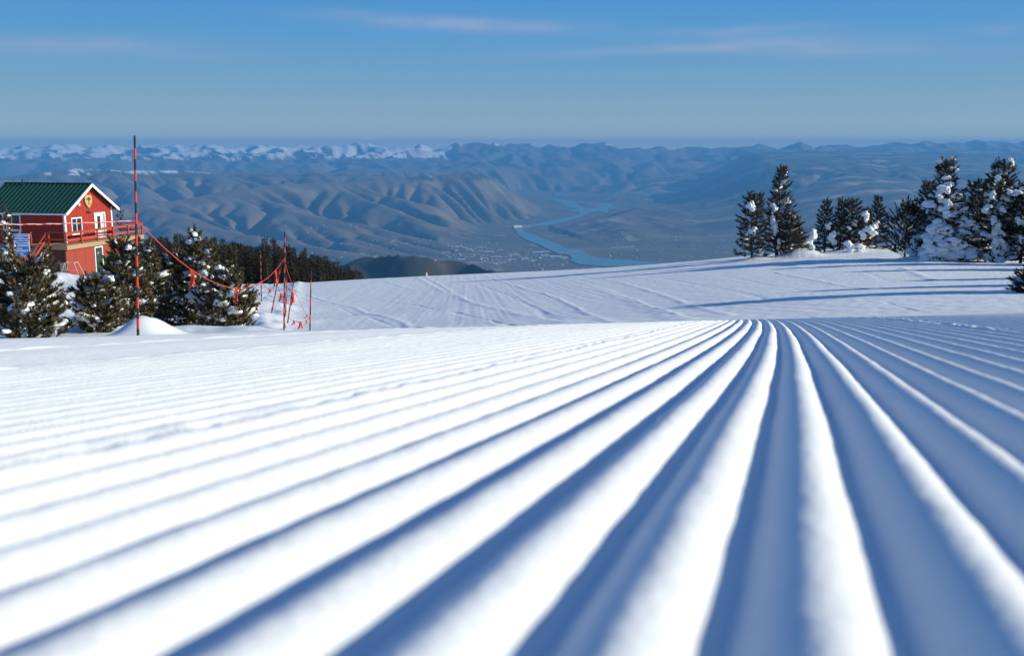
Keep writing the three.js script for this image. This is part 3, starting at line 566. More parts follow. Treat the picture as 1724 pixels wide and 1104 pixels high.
  part('panel', uvMetres(bx(2.4, 2.2, .06, .2, -1.5, n0 - .12)), lin(.07, .03, .022, .8), un); part('footing', bx(.5, 1.2, .05, 1.1, -2.0, n0 - .06), conc, un);  // near panel: shade behind the stairs is put into its dark colour
  part('side_wall', bx(out - .3, 2.2, .06, out / 2, -1.5, -Wd + .5), railRed, un);
  const lz = n0 - .15 - 3 * 1.22; part('door_leaf', bx(.05, 1.95, .86, out - .18, -1.6, lz - .6), doorGreen, un);
  part('door_frame', mergeGeometries([bx(.09, 2.1, .1, out - .15, -1.55, lz - .09), bx(.09, 2.1, .1, out - .15, -1.55, lz - 1.11), bx(.09, .1, .92, out - .15, -.55, lz - .6)]), white, un);
  part('notice', bx(.01, .14, .2, out - .148, -1.05, lz - .55), lin(.7, .25, .2, .6), un);
  part('green_board', bx(.05, 1.25, 1.5, out - .06, -2.0, lz - 2.0), leaf, un);
  void ly; void t;
  cabin.updateMatrixWorld(true);
  const toWorld = (x, y, z) => cabin.localToWorld(V3(x, y, z));
  // grey covered heap beside the lower door
  const hp = new THREE.IcosahedronGeometry(1, 5), pp = hp.attributes.position; for (let i = 0; i < pp.count; i++) { const v = V3().fromBufferAttribute(pp, i), k = 1 + .28 * noise3(v.x * 1.6, v.y * 1.6, v.z * 1.6) + .08 * noise3(v.x * 5, v.y * 5, v.z * 5); pp.setXYZ(i, v.x * k * .75, Math.max(-.6, v.y * k) * 1.0, v.z * k * .7); }
  const hg = mergeVertices(hp.deleteAttribute('uv').deleteAttribute('normal')); hg.computeVertexNormals();
  const heap = new THREE.Mesh(hg, lin(.28, .28, .30, .7)); heap.name = numbered('covered_heap'); heap.position.copy(toWorld(out + .9, -2.2, -4.1)); scene.add(heap); tag(heap, 'rounded grey covered heap leaning by the green board under the deck', 'heap');
  // tubular rack standing in the snow before the lower door
  const rk = thing('ski_rack', 'thin pale tube ski rack standing in the snow below the deck', 'ski rack', at(121, 466, 79)); rk.position.y = groundY(rk.position.x, 79) - .05;
  const tube = lin(.6, .42, .33, .5);
  for (const z of [-.35, .35]) for (const x of [-.65, .65]) part('leg', rod(V3(x * 1.15, 0, z * 1.4), V3(x * .55, 1.05, z), .028), tube, rk);
  for (const z of [-.35, .35]) part('bar', rod(V3(-.36, 1.05, z), V3(.36, 1.05, z), .028), tube, rk);
  for (const x of [-.36, .36]) part('bar', rod(V3(x, 1.05, -.35), V3(x, 1.05, .35), .028), tube, rk); part('brace', rod(V3(-.5, .55, .4), V3(.3, .15, .45), .028), dark, rk);
  part('bar', rod(V3(-.55, .5, .44), V3(.55, .5, .44), .024), tube, rk);
}

// ------------------------------------------------------------------ trail signs
{
  const d = 62, c = at(35, 412, d), s = mPerPx(d), g = thing('trail_sign', 'stack of blue and white trail signs on a post before the cabin', 'sign', V3(c.x, groundY(c.x, d) - .1, -d));
  const white = lin(.82, .83, .84, .5), post = lin(.25, .17, .1, .8), y0 = c.y - g.position.y;
  part('post', bx(.1, y0 + .9, .1, -.1, (y0 + .9) / 2, -.08), post, g);
  const rows = [[399.5, 29, 14, [[11, 5], [3, 8]]], [408.5, 26, 9, [[7, 11]]], [417.5, 26, 9, [[9]]], [426.5, 26, 9, [[10]]]];
  rows.forEach(([py, w, h, words], k) => {
    const y = y0 + (412 - py) * s + (k ? 0 : .05), W = w * s, Hh = (k ? 8.4 : 9) * s;
    const b = part('sign_board', bx(W, Hh, .03, (k ? .03 : 0), y, 0), white, g);
    const cv = document.createElement('canvas'); cv.width = 256; cv.height = 72; const x = cv.getContext('2d'); x.fillStyle = '#1f7fd4'; x.fillRect(0, 0, 256, 72);
    x.fillStyle = '#fff'; const r = rng(90 + k);                         // lettering too small to read in the photograph: word-shaped strokes
    words.forEach((line, li) => { let xx = 14; const hh = words.length > 1 ? 20 : 30, yy = words.length > 1 ? 10 + li * 32 : 24; for (const n of line) { for (let i = 0; i < n; i++) { const tall = i === 0 || r() < .25; x.fillRect(xx, tall ? yy : yy + hh * .25, 5 + 4 * r(), tall ? hh : hh * .75); if (r() < .5) x.fillRect(xx, yy + hh * .55, 10, 4); xx += 13; } xx += 12; } });
    x.fillRect(232, 26, 8, 20);
    const t = new THREE.CanvasTexture(cv); t.colorSpace = THREE.SRGBColorSpace;
    const f = new THREE.PlaneGeometry(W * .86, Hh * .74); f.translate((k ? .03 : 0) + W * .03, y, .0195); part('sign_face', f, new THREE.MeshStandardMaterial({ map: t, roughness: .45 }), b);
  });
  part('orange_board', bx(22 * s, 7 * s, .03, .05, y0 + (412 - 436) * s, 0), lin(.72, .2, .08, .6), g);
}

// ------------------------------------------------------------------ striped bamboo poles, ropes and ribbons
const poleRed = lin(.62, .045, .02, .5), poleBlack = lin(.015, .015, .018, .5), ropeRed = lin(.66, .06, .04, .6), ropePale = lin(.75, .5, .46, .6), ribbonMat = lin(.75, .06, .015, .6, { side: THREE.DoubleSide });
function pole(label, top, base, band, radius) {                          // top, base: world points
  const g = thing('marker_pole', label, 'pole', base, 'striped marker poles along the rope line'), v = top.clone().sub(base), L = v.length(), n = Math.round(L / band), dir = v.clone().normalize(), sink = .25;
  for (let i = 0; i < n; i++) { const a = dir.clone().multiplyScalar(i ? L * i / n : -sink), b = dir.clone().multiplyScalar(L * (i + 1) / n); part('band', rod(a, b, radius * (1 - .25 * i / n), 10, radius * (1 - .25 * (i + 1) / n)), (n - i) % 2 ? poleBlack : poleRed, g); }
  part('cap', rod(dir.clone().multiplyScalar(L), dir.clone().multiplyScalar(L + .02), radius * .74, 10, radius * .6), poleBlack, g);
  return g;
}
function rope(label, a, b, sag, radius, twist, ribbons) {
  const g = thing('rope', label, 'rope', a, 'rope line strung between the marker poles'), n = 40, P = (t) => V3().lerpVectors(V3(), b.clone().sub(a), t).add(V3(0, -4 * sag * t * (1 - t), 0));
  const pts = []; for (let i = 0; i <= n; i++) pts.push(P(i / n));
  const curve = new THREE.CatmullRomCurve3(pts);
  if (!twist) part('strand', new THREE.TubeGeometry(curve, 90, radius, 6), ropeRed, g);
  else for (const s of [0, 1]) {                                       // two-colour laid rope
    const L = curve.getLength(), tw = []; const m = Math.round(L / .03), fr = curve.computeFrenetFrames(m);
    for (let i = 0; i <= m; i++) { const p = curve.getPointAt(i / m), an = i * .9 + s * Math.PI; tw.push(p.addScaledVector(fr.normals[i], Math.cos(an) * radius * .5).addScaledVector(fr.binormals[i], Math.sin(an) * radius * .5)); }
    part('strand', new THREE.TubeGeometry(new THREE.CatmullRomCurve3(tw), m, radius * .62, 5), s ? ropePale : ropeRed, g);
  }
  for (const [t, len, wid, spread] of ribbons || []) {
    const p = P(t), rb = new THREE.Group(); rb.name = 'ribbon'; g.add(rb);
    part('knot', new THREE.SphereGeometry(radius * 1.9, 8, 6).translate(p.x, p.y, p.z), ribbonMat, rb);
    for (const s of [-1, 1]) {
      const L = len * (s < 0 ? 1 : .82), pos = [], idx = [];
      for (let i = 0; i <= 6; i++) { const k = i / 6, cx = p.x + s * spread * k + .012 * Math.sin(k * 5 + s), cy = p.y - L * k, cz = p.z + .02 * Math.sin(k * 4 + 2 * s); pos.push(cx - wid / 2, cy, cz + .01 * s, cx + wid / 2, cy, cz - .01 * s); if (i) { const o = 2 * i - 2; idx.push(o, o + 1, o + 2, o + 1, o + 3, o + 2); } }
      const q = new THREE.BufferGeometry(); q.setAttribute('position', new THREE.Float32BufferAttribute(pos, 3)); q.setIndex(idx); q.computeVertexNormals(); part('tail', q, ribbonMat, rb);
    }
  }
  return g;
}
{
  const P = (px, py, d) => at(px, py, d), foot = (px, d, py) => { const v = at(px, py, d), y = groundY(v.x, d); return V3(v.x, Math.min(y, v.y + .3), -d); };
  const tA = P(226, 231, 11.8), bA = foot(232, 11.8, 572), tB = P(479, 391, 23), bB = foot(478, 23, 564);
  pole('tallest red and black striped pole rising above the horizon by the cabin', tA, bA, .122, .016);
  pole('second tallest striped pole, before the dark wood, holding the sagging rope', tB, bB, .115, .02);
  pole('striped pole standing alone at the slope edge before the wood', P(438, 423, 46), foot(440, 46, 511), .16, .026);
  pole('striped pole leaning to the side between the two upright ones', P(472.5, 447, 34), foot(456, 34, 534), .14, .022);
  pole('short dark pole leaning close beside the second tallest pole', P(494, 472, 26), foot(484.5, 26, 563), .17, .017);
  pole('short striped pole nearest the open groomed run', P(523.5, 458, 24), foot(521.5, 24, 561), .19, .017);
  pole('thin striped pole almost hidden behind the second tallest pole', P(482, 462, 30), foot(481, 30, 550), .16, .018);
  rope('twisted red and white rope running past the cabin to the tallest pole', P(-90, 377, 10.2), P(228, 371, 11.8), .02, .0075, true);
  rope('red rope sagging from the tallest pole across the pines with ribbons', P(228, 369, 11.8), P(477, 437, 23), .72, .0062, false, [[.225, .26, .05, .02], [.5, .28, .045, .012], [.89, .34, .035, .03]]);
  rope('rope dropping from the second tallest pole to the short pole on the run', P(478, 440, 23), P(521.5, 537, 24), .16, .006, false, [[.86, .1, .02, .04]]);
  rope('low slack rope between the short leaning pole and the short striped pole', P(487, 537, 25.9), P(521.5, 536, 24.05), .08, .006, false, [[.2, .11, .03, .04], [.53, .2, .04, .06], [.82, .1, .02, .03]]);
  rope('far rope hanging between the lone pole and the leaning pole', P(439.5, 471, 46), P(466, 478, 34), .3, .011, false, [[.58, .16, .05, .05]]);
  rope('far rope running from the lone pole towards the pines', P(439, 472, 46), P(405, 500, 52), .12, .011, false, [[.5, .2, .05, .05]]);
  rope('thin rope from the leaning pole to the pole behind', P(466, 480, 34), P(482, 505, 30), .1, .009, false, [[.4, .25, .05, .05]]);
  rope('thin slanting rope beside the second tallest pole', P(493.5, 492, 26), P(482, 480, 30), .05, .008, false, [[.15, .35, .05, .03]]);
  // tiny red marker at the brow of the slope
  const mk = thing('brow_marker', 'tiny red and white marker on the brow of the slope', 'marker', groundAt(717, 73)), h = .34;
  part('post', rod(V3(0, -.1, 0), V3(0, h, 0), .05), lin(.8, .75, .72, .6), mk); part('panel', bx(.16, .14, .03, .02, h, .06), poleRed, mk);
}

// ------------------------------------------------------------------ trees
const clumpGeos = [], smallClumps = [];
for (let k = 0; k < 12; k++) {
  const g0 = new THREE.IcosahedronGeometry(1, k < 6 ? 4 : 2), p = g0.attributes.position;
  for (let i = 0; i < p.count; i++) { const v = V3().fromBufferAttribute(p, i), n = 1 + .42 * noise3(v.x * 1.5 + k * 7, v.y * 1.5, v.z * 1.5) + .34 * Math.abs(noise3(v.x * 2.6 + k, v.y * 2.6 + 4, v.z * 2.6)) + .16 * Math.abs(noise3(v.x * 5.5, v.y * 5.5 + k, v.z * 5.5)) - .1; v.multiplyScalar(n); if (v.y < -.45) v.y = -.45 + (v.y + .45) * .35; p.setXYZ(i, v.x, v.y, v.z); }
  g0.deleteAttribute('uv'); g0.deleteAttribute('normal'); const g = mergeVertices(g0); g.computeVertexNormals(); (k < 6 ? clumpGeos : smallClumps).push(g);
}
const heapGeos = clumpGeos.map((_, k) => {                            // several lumps frozen together
  const r = rng(600 + k), L = [], M = new THREE.Matrix4(), q = new THREE.Quaternion();
  for (let i = 0; i < 6; i++) { const s = .34 + .36 * r(); q.setFromEuler(new THREE.Euler(.5 * (r() - .5), r() * 6, .8 * (r() - .5))); M.compose(V3((r() - .5) * 1.1, (i / 5 - .5) * 1.15, (r() - .5) * .9), q, V3(s * (1 + .5 * r()), s * (.7 + .3 * r()), s)); L.push(clumpGeos[(i + k) % 6].clone().applyMatrix4(M)); }
  return mergeGeometries(L);
});
class Needles {                                                       // collects needle blades
  constructor() { this.p = []; this.c = []; }
  tuft(o, dir, len, rad, n, r, tint) {
    const a = Math.abs(dir.y) > .9 ? V3(1, 0, 0) : V3(0, 1, 0), s = V3().crossVectors(dir, a).normalize(), t = V3().crossVectors(dir, s);
    for (let i = 0; i < n; i++) {
      const an = r() * 6.283, k = r(), cs = Math.cos(an), sn = Math.sin(an), x = o.x + dir.x * len * (k - .45), y = o.y + dir.y * len * (k - .45), z = o.z + dir.z * len * (k - .45);
      const f = .55 + .5 * r(), L = len * .62, w = rad * .24;
      const ex = x + dir.x * L * f + (s.x * cs + t.x * sn) * rad, ey = y + dir.y * L * f + (s.y * cs + t.y * sn) * rad, ez = z + dir.z * L * f + (s.z * cs + t.z * sn) * rad;
      const qx = (-s.x * sn + t.x * cs) * w, qy = (-s.y * sn + t.y * cs) * w, qz = (-s.z * sn + t.z * cs) * w;
      this.p.push(x - qx, y - qy, z - qz, x + qx, y + qy, z + qz, ex, ey, ez);
      const b = tint * (.75 + .5 * r()), br = r() < .18 ? 1.7 : 1; this.c.push(b * br, b * (br > 1 ? 1.15 : 1), b * .9, b * br, b, b * .9, b * br, b, b * .9);
    }
  }
  geometry() { const g = new THREE.BufferGeometry(); g.setAttribute('position', new THREE.Float32BufferAttribute(this.p, 3)); g.setAttribute('color', new THREE.Float32BufferAttribute(this.c, 3)); g.computeVertexNormals(); return g; }
}
const pineMat = new THREE.MeshStandardMaterial({ vertexColors: true, color: new THREE.Color().setRGB(.085, .075, .036), roughness: .8, side: THREE.DoubleSide });
const firMat = new THREE.MeshStandardMaterial({ vertexColors: true, color: new THREE.Color().setRGB(.058, .056, .030), roughness: .8, side: THREE.DoubleSide });
const farMat = new THREE.MeshStandardMaterial({ vertexColors: true, color: new THREE.Color().setRGB(.028, .031, .021), roughness: .9, side: THREE.DoubleSide });
const barkMat = lin(.10, .075, .055, .9), deadMat = lin(.26, .22, .19, .9);
// o: height, radius, seed, branches, tuft, density, rise (start angle), curl (bend upwards), profile(t), lean [x, z], bare (share without needles low down), snow [count, size]
function conifer(g, o, mat) {
  const r = rng(o.seed), nd = new Needles(), wood = [], snow = [], H = o.height, top = V3(o.lean?.[0] ?? 0, H, o.lean?.[1] ?? 0);
  const bend = V3(.06 * H * (r() - .5), 0, .06 * H * (r() - .5)), trunkAt = (t) => V3(top.x * t + bend.x * Math.sin(t * 3.1), H * t, top.z * t + bend.z * Math.sin(t * 3.1));
  const r0 = o.trunk ?? H * .022, seg = 7;
  for (let i = 0; i < seg; i++) wood.push(rod(trunkAt(i / seg).add(V3(0, i ? 0 : -.3, 0)), trunkAt((i + 1) / seg), r0 * (1 - .93 * i / seg), 6, r0 * (1 - .93 * (i + 1) / seg), true));
  const sites = [], pads = [];
  for (let b = 0; b < o.branches; b++) {
    const t = lerp(o.from ?? .04, .985, ((b + r() * .7) / o.branches) ** (o.pack ?? .85)), az = b * 2.39996 + .7 * (r() - .5), L = Math.max(o.tuft, o.radius * o.profile(t, az) * (.7 + .5 * r()));
    const base = trunkAt(t), h = V3(Math.cos(az), 0, Math.sin(az)), side = V3(-h.z, 0, h.x), rise = o.rise + .25 * (r() - .5) + (o.steepen ?? .6) * t * t, curl = o.curl * (.6 + .8 * r());
    const P = (s) => base.clone().addScaledVector(h, L * s * Math.cos(rise)).add(V3(0, L * (Math.sin(rise) * s + curl * s * s), 0)).addScaledVector(side, .12 * L * Math.sin(s * 3 + b));
    const m = o.far ? 0 : 3; for (let i = 0; i < m; i++) wood.push(rod(P(i / m), P((i + 1) / m), Math.max(.004, r0 * .34 * (1 - t * .6) * (1 - i / m * .8)), 4, Math.max(.003, r0 * .34 * (1 - t * .6) * (1 - (i + 1) / m * .8)), true));
    if (o.pad && r() < o.pad && L > o.tuft * 2.2) { pads.push([P(.62), P(.7).sub(P(.54)).normalize(), L * (.26 + .16 * r()), r()]); for (let q = 0; q < 7; q++) nd.tuft(P(.35 + .65 * r()).add(V3(.3 * L * (r() - .5), -.12 * L * r() + .1 * L * r(), .3 * L * (r() - .5))), V3(h.x, -.1 + .5 * r(), h.z).normalize(), o.tuft, o.tuft * o.fat, o.blades, r, .8); }
    const n = Math.max(1, Math.round(L / o.tuft * o.density));
    for (let i = 0; i <= n; i++) {
      const s = lerp(o.bareIn ?? .3, 1, (i + .5 * r()) / n), p = P(Math.min(1, s)), tan = P(Math.min(1, s) + .02).sub(P(Math.min(1, s) - .02)).normalize();
      const twig = (1 - s) * L * .55 * o.twigs + o.tuft * .5, k = s > .9 ? 1 : 2;
      for (let q = 0; q < k; q++) {
        const sg = r() < .5 ? -1 : 1, off = twig * r(), pos = p.clone().addScaledVector(side, sg * off).addScaledVector(tan, off * .6).add(V3(0, o.tuft * (.5 * r() - .2 + (o.curl > .2 ? off * .6 : -off * .15)), 0));
        const dir = tan.clone().addScaledVector(side, sg * .55 * r()).add(V3(0, o.up * (.6 + .6 * r()), 0)).normalize();
        nd.tuft(pos, dir, o.tuft * (.8 + .5 * r()), o.tuft * o.fat * (.8 + .4 * r()), o.blades, r, .7 + .6 * r());
        if (r() < .02) sites.push([pos, o.tuft]);
      }
      if (r() < (o.snow?.[2] ?? .06)) sites.push([p.clone().add(V3(0, o.tuft * .35, 0)), o.tuft]);
    }
  }
  for (let i = 0; i < (o.leader ?? 4); i++) nd.tuft(trunkAt(.93 + .07 * i / 3).add(V3(0, .02 * i, 0)), V3(.2 * (r() - .5), 1, .2 * (r() - .5)).normalize(), o.tuft * 1.3, o.tuft * o.fat, o.blades, r, .9);
  const wg = mergeGeometries(wood); wg.deleteAttribute('uv'); part('trunk', wg, o.dead ? deadMat : barkMat, g);
  part('crown', nd.geometry(), mat, g);
  pads.forEach(([p, dir, L, k], i) => {                               // boughs bent under drooping cushions of snow
    const sd = V3().crossVectors(V3(0, 1, 0), dir).normalize(), up = V3().crossVectors(dir, sd), c = part('snow_clump', clumpGeos[i % 6], looseSnow, g), M = new THREE.Matrix4().makeBasis(dir.clone().multiplyScalar(L), up.multiplyScalar(L * (.34 + .2 * k)), sd.multiplyScalar(L * (.5 + .3 * k)));
    M.setPosition(p.add(V3(0, o.tuft * .3, 0))); c.applyMatrix4(M);
  });
  if (o.snow) {                                                       // snow held by the branches
    const small = [], M = new THREE.Matrix4(), q = new THREE.Quaternion();
    for (let i = 0; i < o.snow[0] && sites.length; i++) {
      const [p] = sites.splice(Math.floor(r() * sites.length), 1)[0], s = o.snow[1] * (.5 + r() * r() * 1.4); q.setFromAxisAngle(V3(0, 1, 0), r() * 6);
      M.compose(p, q, V3(s * (1 + .6 * r()), s * (.6 + .5 * r()), s * (.7 + .5 * r()))); const cg = smallClumps[i % 6];
      if (s > o.snow[1] * .95) { const c = part('snow_clump', clumpGeos[i % 6], looseSnow, g); c.applyMatrix4(M); } else small.push(cg.clone().applyMatrix4(M));
    }
    if (small.length) { const c = part('branch_snow', mergeGeometries(small), looseSnow, g); c.userData.kind = 'stuff'; }
  }
  return g;
}
function clump(g, px, py, d, rx, ry, rz, k = 0, turn = 0) {              // snow plastered on the tree g, at its place
  const p = at(px, py, d), s = mPerPx(d), c = part('snow_clump', heapGeos[k % 6], looseSnow, g);
  c.position.copy(p.sub(g.position)); c.scale.set(rx * s, ry * s, (rz ?? rx) * s); c.rotation.set(0, turn, 0);
}
const cone = (a = 1, b = .05) => (t) => b + a * (1 - t) ** .85;
const bushy = (t) => .35 + .9 * Math.sin(Math.min(1, (t + .12) * 1.05) * Math.PI * .92);
function plant(name, label, px, d, topPy, o, mat, group) {
  const X = (px - CX) / FOCAL * d, y = groundY(X, d), topY = at(px, topPy, d).y;
  const g = thing(name, label, 'tree', V3(X, y - .08, -d), group);
  conifer(g, { height: topY - y + .08, ...o }, mat);
  return g;
}
// -- pines by the cabin
const P1 = { branches: 64, tuft: .098, fat: .45, blades: 22, density: 1.12, rise: .05, curl: .26, up: .5, twigs: 1, profile: bushy, pack: .9, steepen: .3 };
plant('shrubby_pine', 'bushy wind-shaped pine at the photo edge below the blue signs', 36, 15, 452, { ...P1, seed: 11, pad: .24, radius: .46, branches: 90, profile: (t) => .35 + .8 * Math.sin(Math.min(1, t + .3) * 2.6), snow: [56, .045, .2] }, pineMat, 'low pines by the cabin');
plant('shrubby_pine', 'low dark pine between the blue signs and the tallest pole', 155, 16.2, 478, { ...P1, seed: 12, pad: .22, radius: .34, branches: 60, snow: [36, .042, .2] }, pineMat, 'low pines by the cabin');
plant('shrubby_pine', 'dense pine right behind the tallest striped pole', 205, 18.5, 412, { ...P1, seed: 13, pad: .14, radius: .44, branches: 92, profile: (t) => .35 + .75 * Math.sin(Math.min(1, t + .2) * 2.9), snow: [30, .042, .14] }, pineMat, 'low pines by the cabin');
plant('shrubby_pine', 'pine leaning out over the snow mound beside the tallest pole', 243, 19.5, 418, { ...P1, seed: 17, pad: .14, radius: .42, branches: 80, profile: (t) => .3 + .75 * Math.sin(Math.min(1, t + .22) * 2.9), snow: [28, .042, .14] }, pineMat, 'low pines by the cabin');
plant('shrubby_pine', 'brown-green pine under the sagging rope behind the snow mound', 296, 21, 428, { ...P1, seed: 14, pad: .2, radius: .44, branches: 84, profile: (t) => .3 + .8 * Math.sin(Math.min(1, t + .25) * 2.8), lean: [-.05, 0], snow: [36, .046, .16] }, pineMat, 'low pines by the cabin');
const tp = plant('shrubby_pine', 'snow-dusted pine with a pale pointed top under the first ribbon', 335, 20.6, 390, { ...P1, seed: 15, pad: .32, radius: .44, branches: 84, profile: (t) => .1 + .95 * (1 - t) ** .9, lean: [-.08, 0], snow: [66, .05, .24] }, pineMat, 'low pines by the cabin');
plant('shrubby_pine', 'spreading pine with up-turned branch tips nearest the rope poles', 376, 19.4, 465, { ...P1, seed: 16, pad: .28, radius: .5, branches: 84, rise: .12, profile: (t) => .2 + 1.0 * Math.sin(Math.min(1, t + .25) * 2.7), snow: [70, .05, .24] }, pineMat, 'low pines by the cabin');
plant('shrubby_pine', 'pale thin-topped young pine behind the spreading pine', 355, 22.5, 410, { ...P1, seed: 18, radius: .38, branches: 44, density: .8, profile: cone(.8, .15), snow: [50, .042, .16] }, pineMat, 'low pines by the cabin');
plant('shrubby_pine', 'pale sparse young pine close to the dark wood', 388, 23, 424, { ...P1, seed: 19, radius: .36, branches: 40, density: .8, profile: cone(.8, .15), snow: [40, .042, .16] }, pineMat, 'low pines by the cabin');
clump(tp, 366, 475, 20, 10, 17, 9, 1); clump(tp, 345, 462, 20.2, 12, 8, 9, 2); clump(tp, 330, 500, 19.9, 15, 14, 10, 3); clump(tp, 348, 520, 19.8, 9, 8, 7, 4); clump(tp, 352, 488, 19.9, 8, 12, 7, 5);
// grey frosted spire in front of the cabin wall
plant('frosted_spire', 'thin frosted grey tree top standing before the cabin wall', 12, 15.6, 358, { ...P1, seed: 21, radius: .16, branches: 46, density: .7, tuft: .07, profile: cone(.7, .25), dead: true, snow: [60, .03, .5] }, pineMat);
plant('fir_tree', 'small dark fir behind the far end of the deck', 204, 104, 347, { seed: 31, radius: 1.1, branches: 60, tuft: .26, fat: .35, blades: 10, density: 1, rise: -.1, curl: .1, up: .1, twigs: .8, profile: cone(1, .08), from: .2 }, farMat);

// -- snowy trees on the brow, open side of the slope
const F = { branches: 70, tuft: .2, fat: .36, blades: 16, density: 1.1, rise: -.12, curl: .16, up: .25, twigs: 1, profile: cone(1, .1), steepen: .8 };
const G2 = 'snowy trees on the brow of the slope';
const a1 = plant('stunted_fir', 'short broken-topped fir beside the tall gappy fir', 1268, 57, 330, { ...F, seed: 51, pad: 0.12, radius: .95, branches: 84, profile: (t) => .35 + .75 * (1 - t) ** .6, snow: [8, .12, .05] }, firMat, G2);
const a2 = plant('stunted_fir', 'tall gappy fir with branches swept to one side', 1310, 58, 284, { ...F, seed: 52, pad: 0.08, radius: 1.75, branches: 96, density: 1.15, tuft: .2, rise: .12, curl: .12, profile: (t, az) => (.12 + .85 * (1 - t) ** .75) * (Math.cos(az) > -.1 ? 1 : .5), snow: [10, .12, .04] }, firMat, G2);
const a2b = plant('stunted_fir', 'low dark fir filling the foot of the tall gappy fir', 1330, 57.4, 372, { ...F, seed: 53, pad: 0.08, radius: 1.1, branches: 70, profile: (t) => .4 + .7 * (1 - t) }, firMat, G2);
clump(a1, 1265, 348, 56.4, 6, 10, 6, 0); clump(a1, 1268, 388, 56.2, 7, 6, 6, 1); clump(a2, 1303, 350, 57.4, 7, 8, 6, 2); clump(a2, 1303, 372, 57.2, 6, 10, 6, 3); clump(a2, 1303, 388, 57.2, 6, 11, 6, 4); clump(a2b, 1312, 412, 57, 4, 10, 5, 5);
const b1 = plant('stunted_fir', 'narrow black-green fir heading the small row', 1390, 62, 339, { ...F, seed: 54, radius: .85, branches: 70, profile: cone(.95, .12) }, farMat, G2);
const b2 = plant('stunted_fir', 'slim middle fir with a forked look in the small row', 1415, 62.5, 338, { ...F, seed: 55, pad: 0.08, radius: .75, branches: 66, profile: cone(.95, .15) }, firMat, G2);
const b3 = plant('stunted_fir', 'broad middle fir in the small row', 1433, 62, 342, { ...F, seed: 56, pad: 0.1, radius: .95, branches: 80, profile: (t) => .3 + .75 * (1 - t) ** .6 }, firMat, G2);
const b4 = plant('stunted_fir', 'small fir buried in a white snow cape', 1458, 61, 355, { ...F, seed: 57, pad: 0.8, radius: .6, branches: 60 }, firMat, G2);
const b5 = plant('stunted_fir', 'slender spired fir behind the snow-caped one', 1475, 62.5, 334, { ...F, seed: 58, radius: .9, branches: 76, profile: cone(1, .08) }, farMat, G2);
clump(b1, 1403, 402, 61.2, 6, 14, 5, 0); clump(b1, 1395, 380, 61.4, 5, 6, 4, 1); clump(b3, 1430, 384, 61, 4, 4, 3, 2); clump(b3, 1440, 376, 61.2, 4, 5, 3, 3); clump(b4, 1457, 366, 60.5, 6, 11, 5, 4); clump(b4, 1468, 388, 60.4, 10, 10, 7, 0); clump(b4, 1476, 378, 60.6, 5, 6, 4, 1); clump(b4, 1452, 396, 60.4, 7, 9, 5, 2);
const c1 = plant('stunted_fir', 'sparse brownish tree with a pale bare trunk', 1526, 50, 352, { ...F, seed: 59, pad: 0.05, radius: .95, branches: 78, tuft: .17, rise: .25, curl: .25, up: .4, dead: true, profile: bushy, density: 1, snow: [6, .1, .03] }, firMat, G2);
const c2 = plant('stunted_fir', 'ragged fir with a crooked top beside the great snow-laden fir', 1556, 51, 311, { ...F, seed: 60, pad: 0.12, radius: 1.15, branches: 78, rise: .05, profile: (t) => .25 + .6 * (1 - t), lean: [.1, 0], snow: [8, .12, .04] }, firMat, G2);
const c3 = plant('stunted_fir', 'great fir plastered with snow down to the ground', 1592, 49, 274, { ...F, seed: 61, pad: 0.75, radius: 1.55, branches: 120, profile: (t) => t > .7 ? .22 + .3 * (1 - t) : .25 + .85 * (1 - t), lean: [-.2, 0], snow: [40, .16, .1] }, firMat, G2);
const c4 = plant('stunted_fir', 'dark fir filling the gap between the two snow-laden ones', 1642, 51, 311, { ...F, seed: 62, pad: 0.25, radius: 1.05, branches: 100, profile: (t) => .4 + .5 * (1 - t), snow: [14, .12, .06] }, firMat, G2);
const c5 = plant('stunted_fir', 'tall fir with a white snow column at its foot', 1682, 48.5, 277, { ...F, seed: 63, pad: 0.42, radius: 1.3, branches: 120, profile: (t) => .22 + .8 * (1 - t) ** .8, snow: [30, .15, .08] }, firMat, G2);
const c6 = plant('stunted_fir', 'fir cut by the photo edge on the brow', 1722, 48, 318, { ...F, seed: 64, pad: 0.35, radius: 1.3, branches: 110, profile: (t) => .3 + .8 * (1 - t) ** .7, snow: [30, .14, .08] }, firMat, G2);
for (const [px, py, rx, ry, k] of [[1586, 320, 9, 9, 0], [1597, 318, 8, 8, 1], [1584, 334, 9, 9, 2], [1592, 345, 10, 12, 3], [1594, 360, 12, 10, 4], [1578, 378, 13, 10, 5], [1568, 392, 14, 13, 0], [1592, 384, 11, 11, 1], [1608, 358, 7, 6, 2], [1620, 364, 9, 6, 3], [1615, 378, 8, 6, 4], [1634, 377, 12, 7, 5], [1644, 383, 8, 5, 0], [1614, 392, 12, 7, 1], [1627, 394, 11, 7, 2], [1582, 404, 14, 10, 3], [1602, 408, 14, 9, 4], [1562, 414, 14, 14, 5], [1590, 424, 20, 13, 0], [1615, 420, 14, 13, 1], [1632, 428, 15, 11, 2], [1556, 430, 13, 11, 3], [1606, 432, 16, 9, 4], [1576, 432, 16, 10, 5]]) clump(c3, px, py, 48.1 - (py > 400 ? .35 : 0), rx, ry, rx * .8, k, px);
for (const [px, py, rx, ry, k] of [[1680, 301, 5, 6, 0], [1673, 328, 7, 7, 1], [1662, 352, 9, 9, 2], [1690, 352, 5, 6, 3], [1675, 372, 7, 9, 4], [1679, 386, 9, 12, 5], [1683, 400, 11, 12, 0], [1676, 414, 11, 14, 1], [1690, 416, 12, 13, 2], [1682, 430, 15, 12, 3], [1697, 432, 12, 9, 4], [1664, 434, 9, 7, 5]]) clump(c5, px, py, 47.6, rx, ry, rx * .8, k, px);
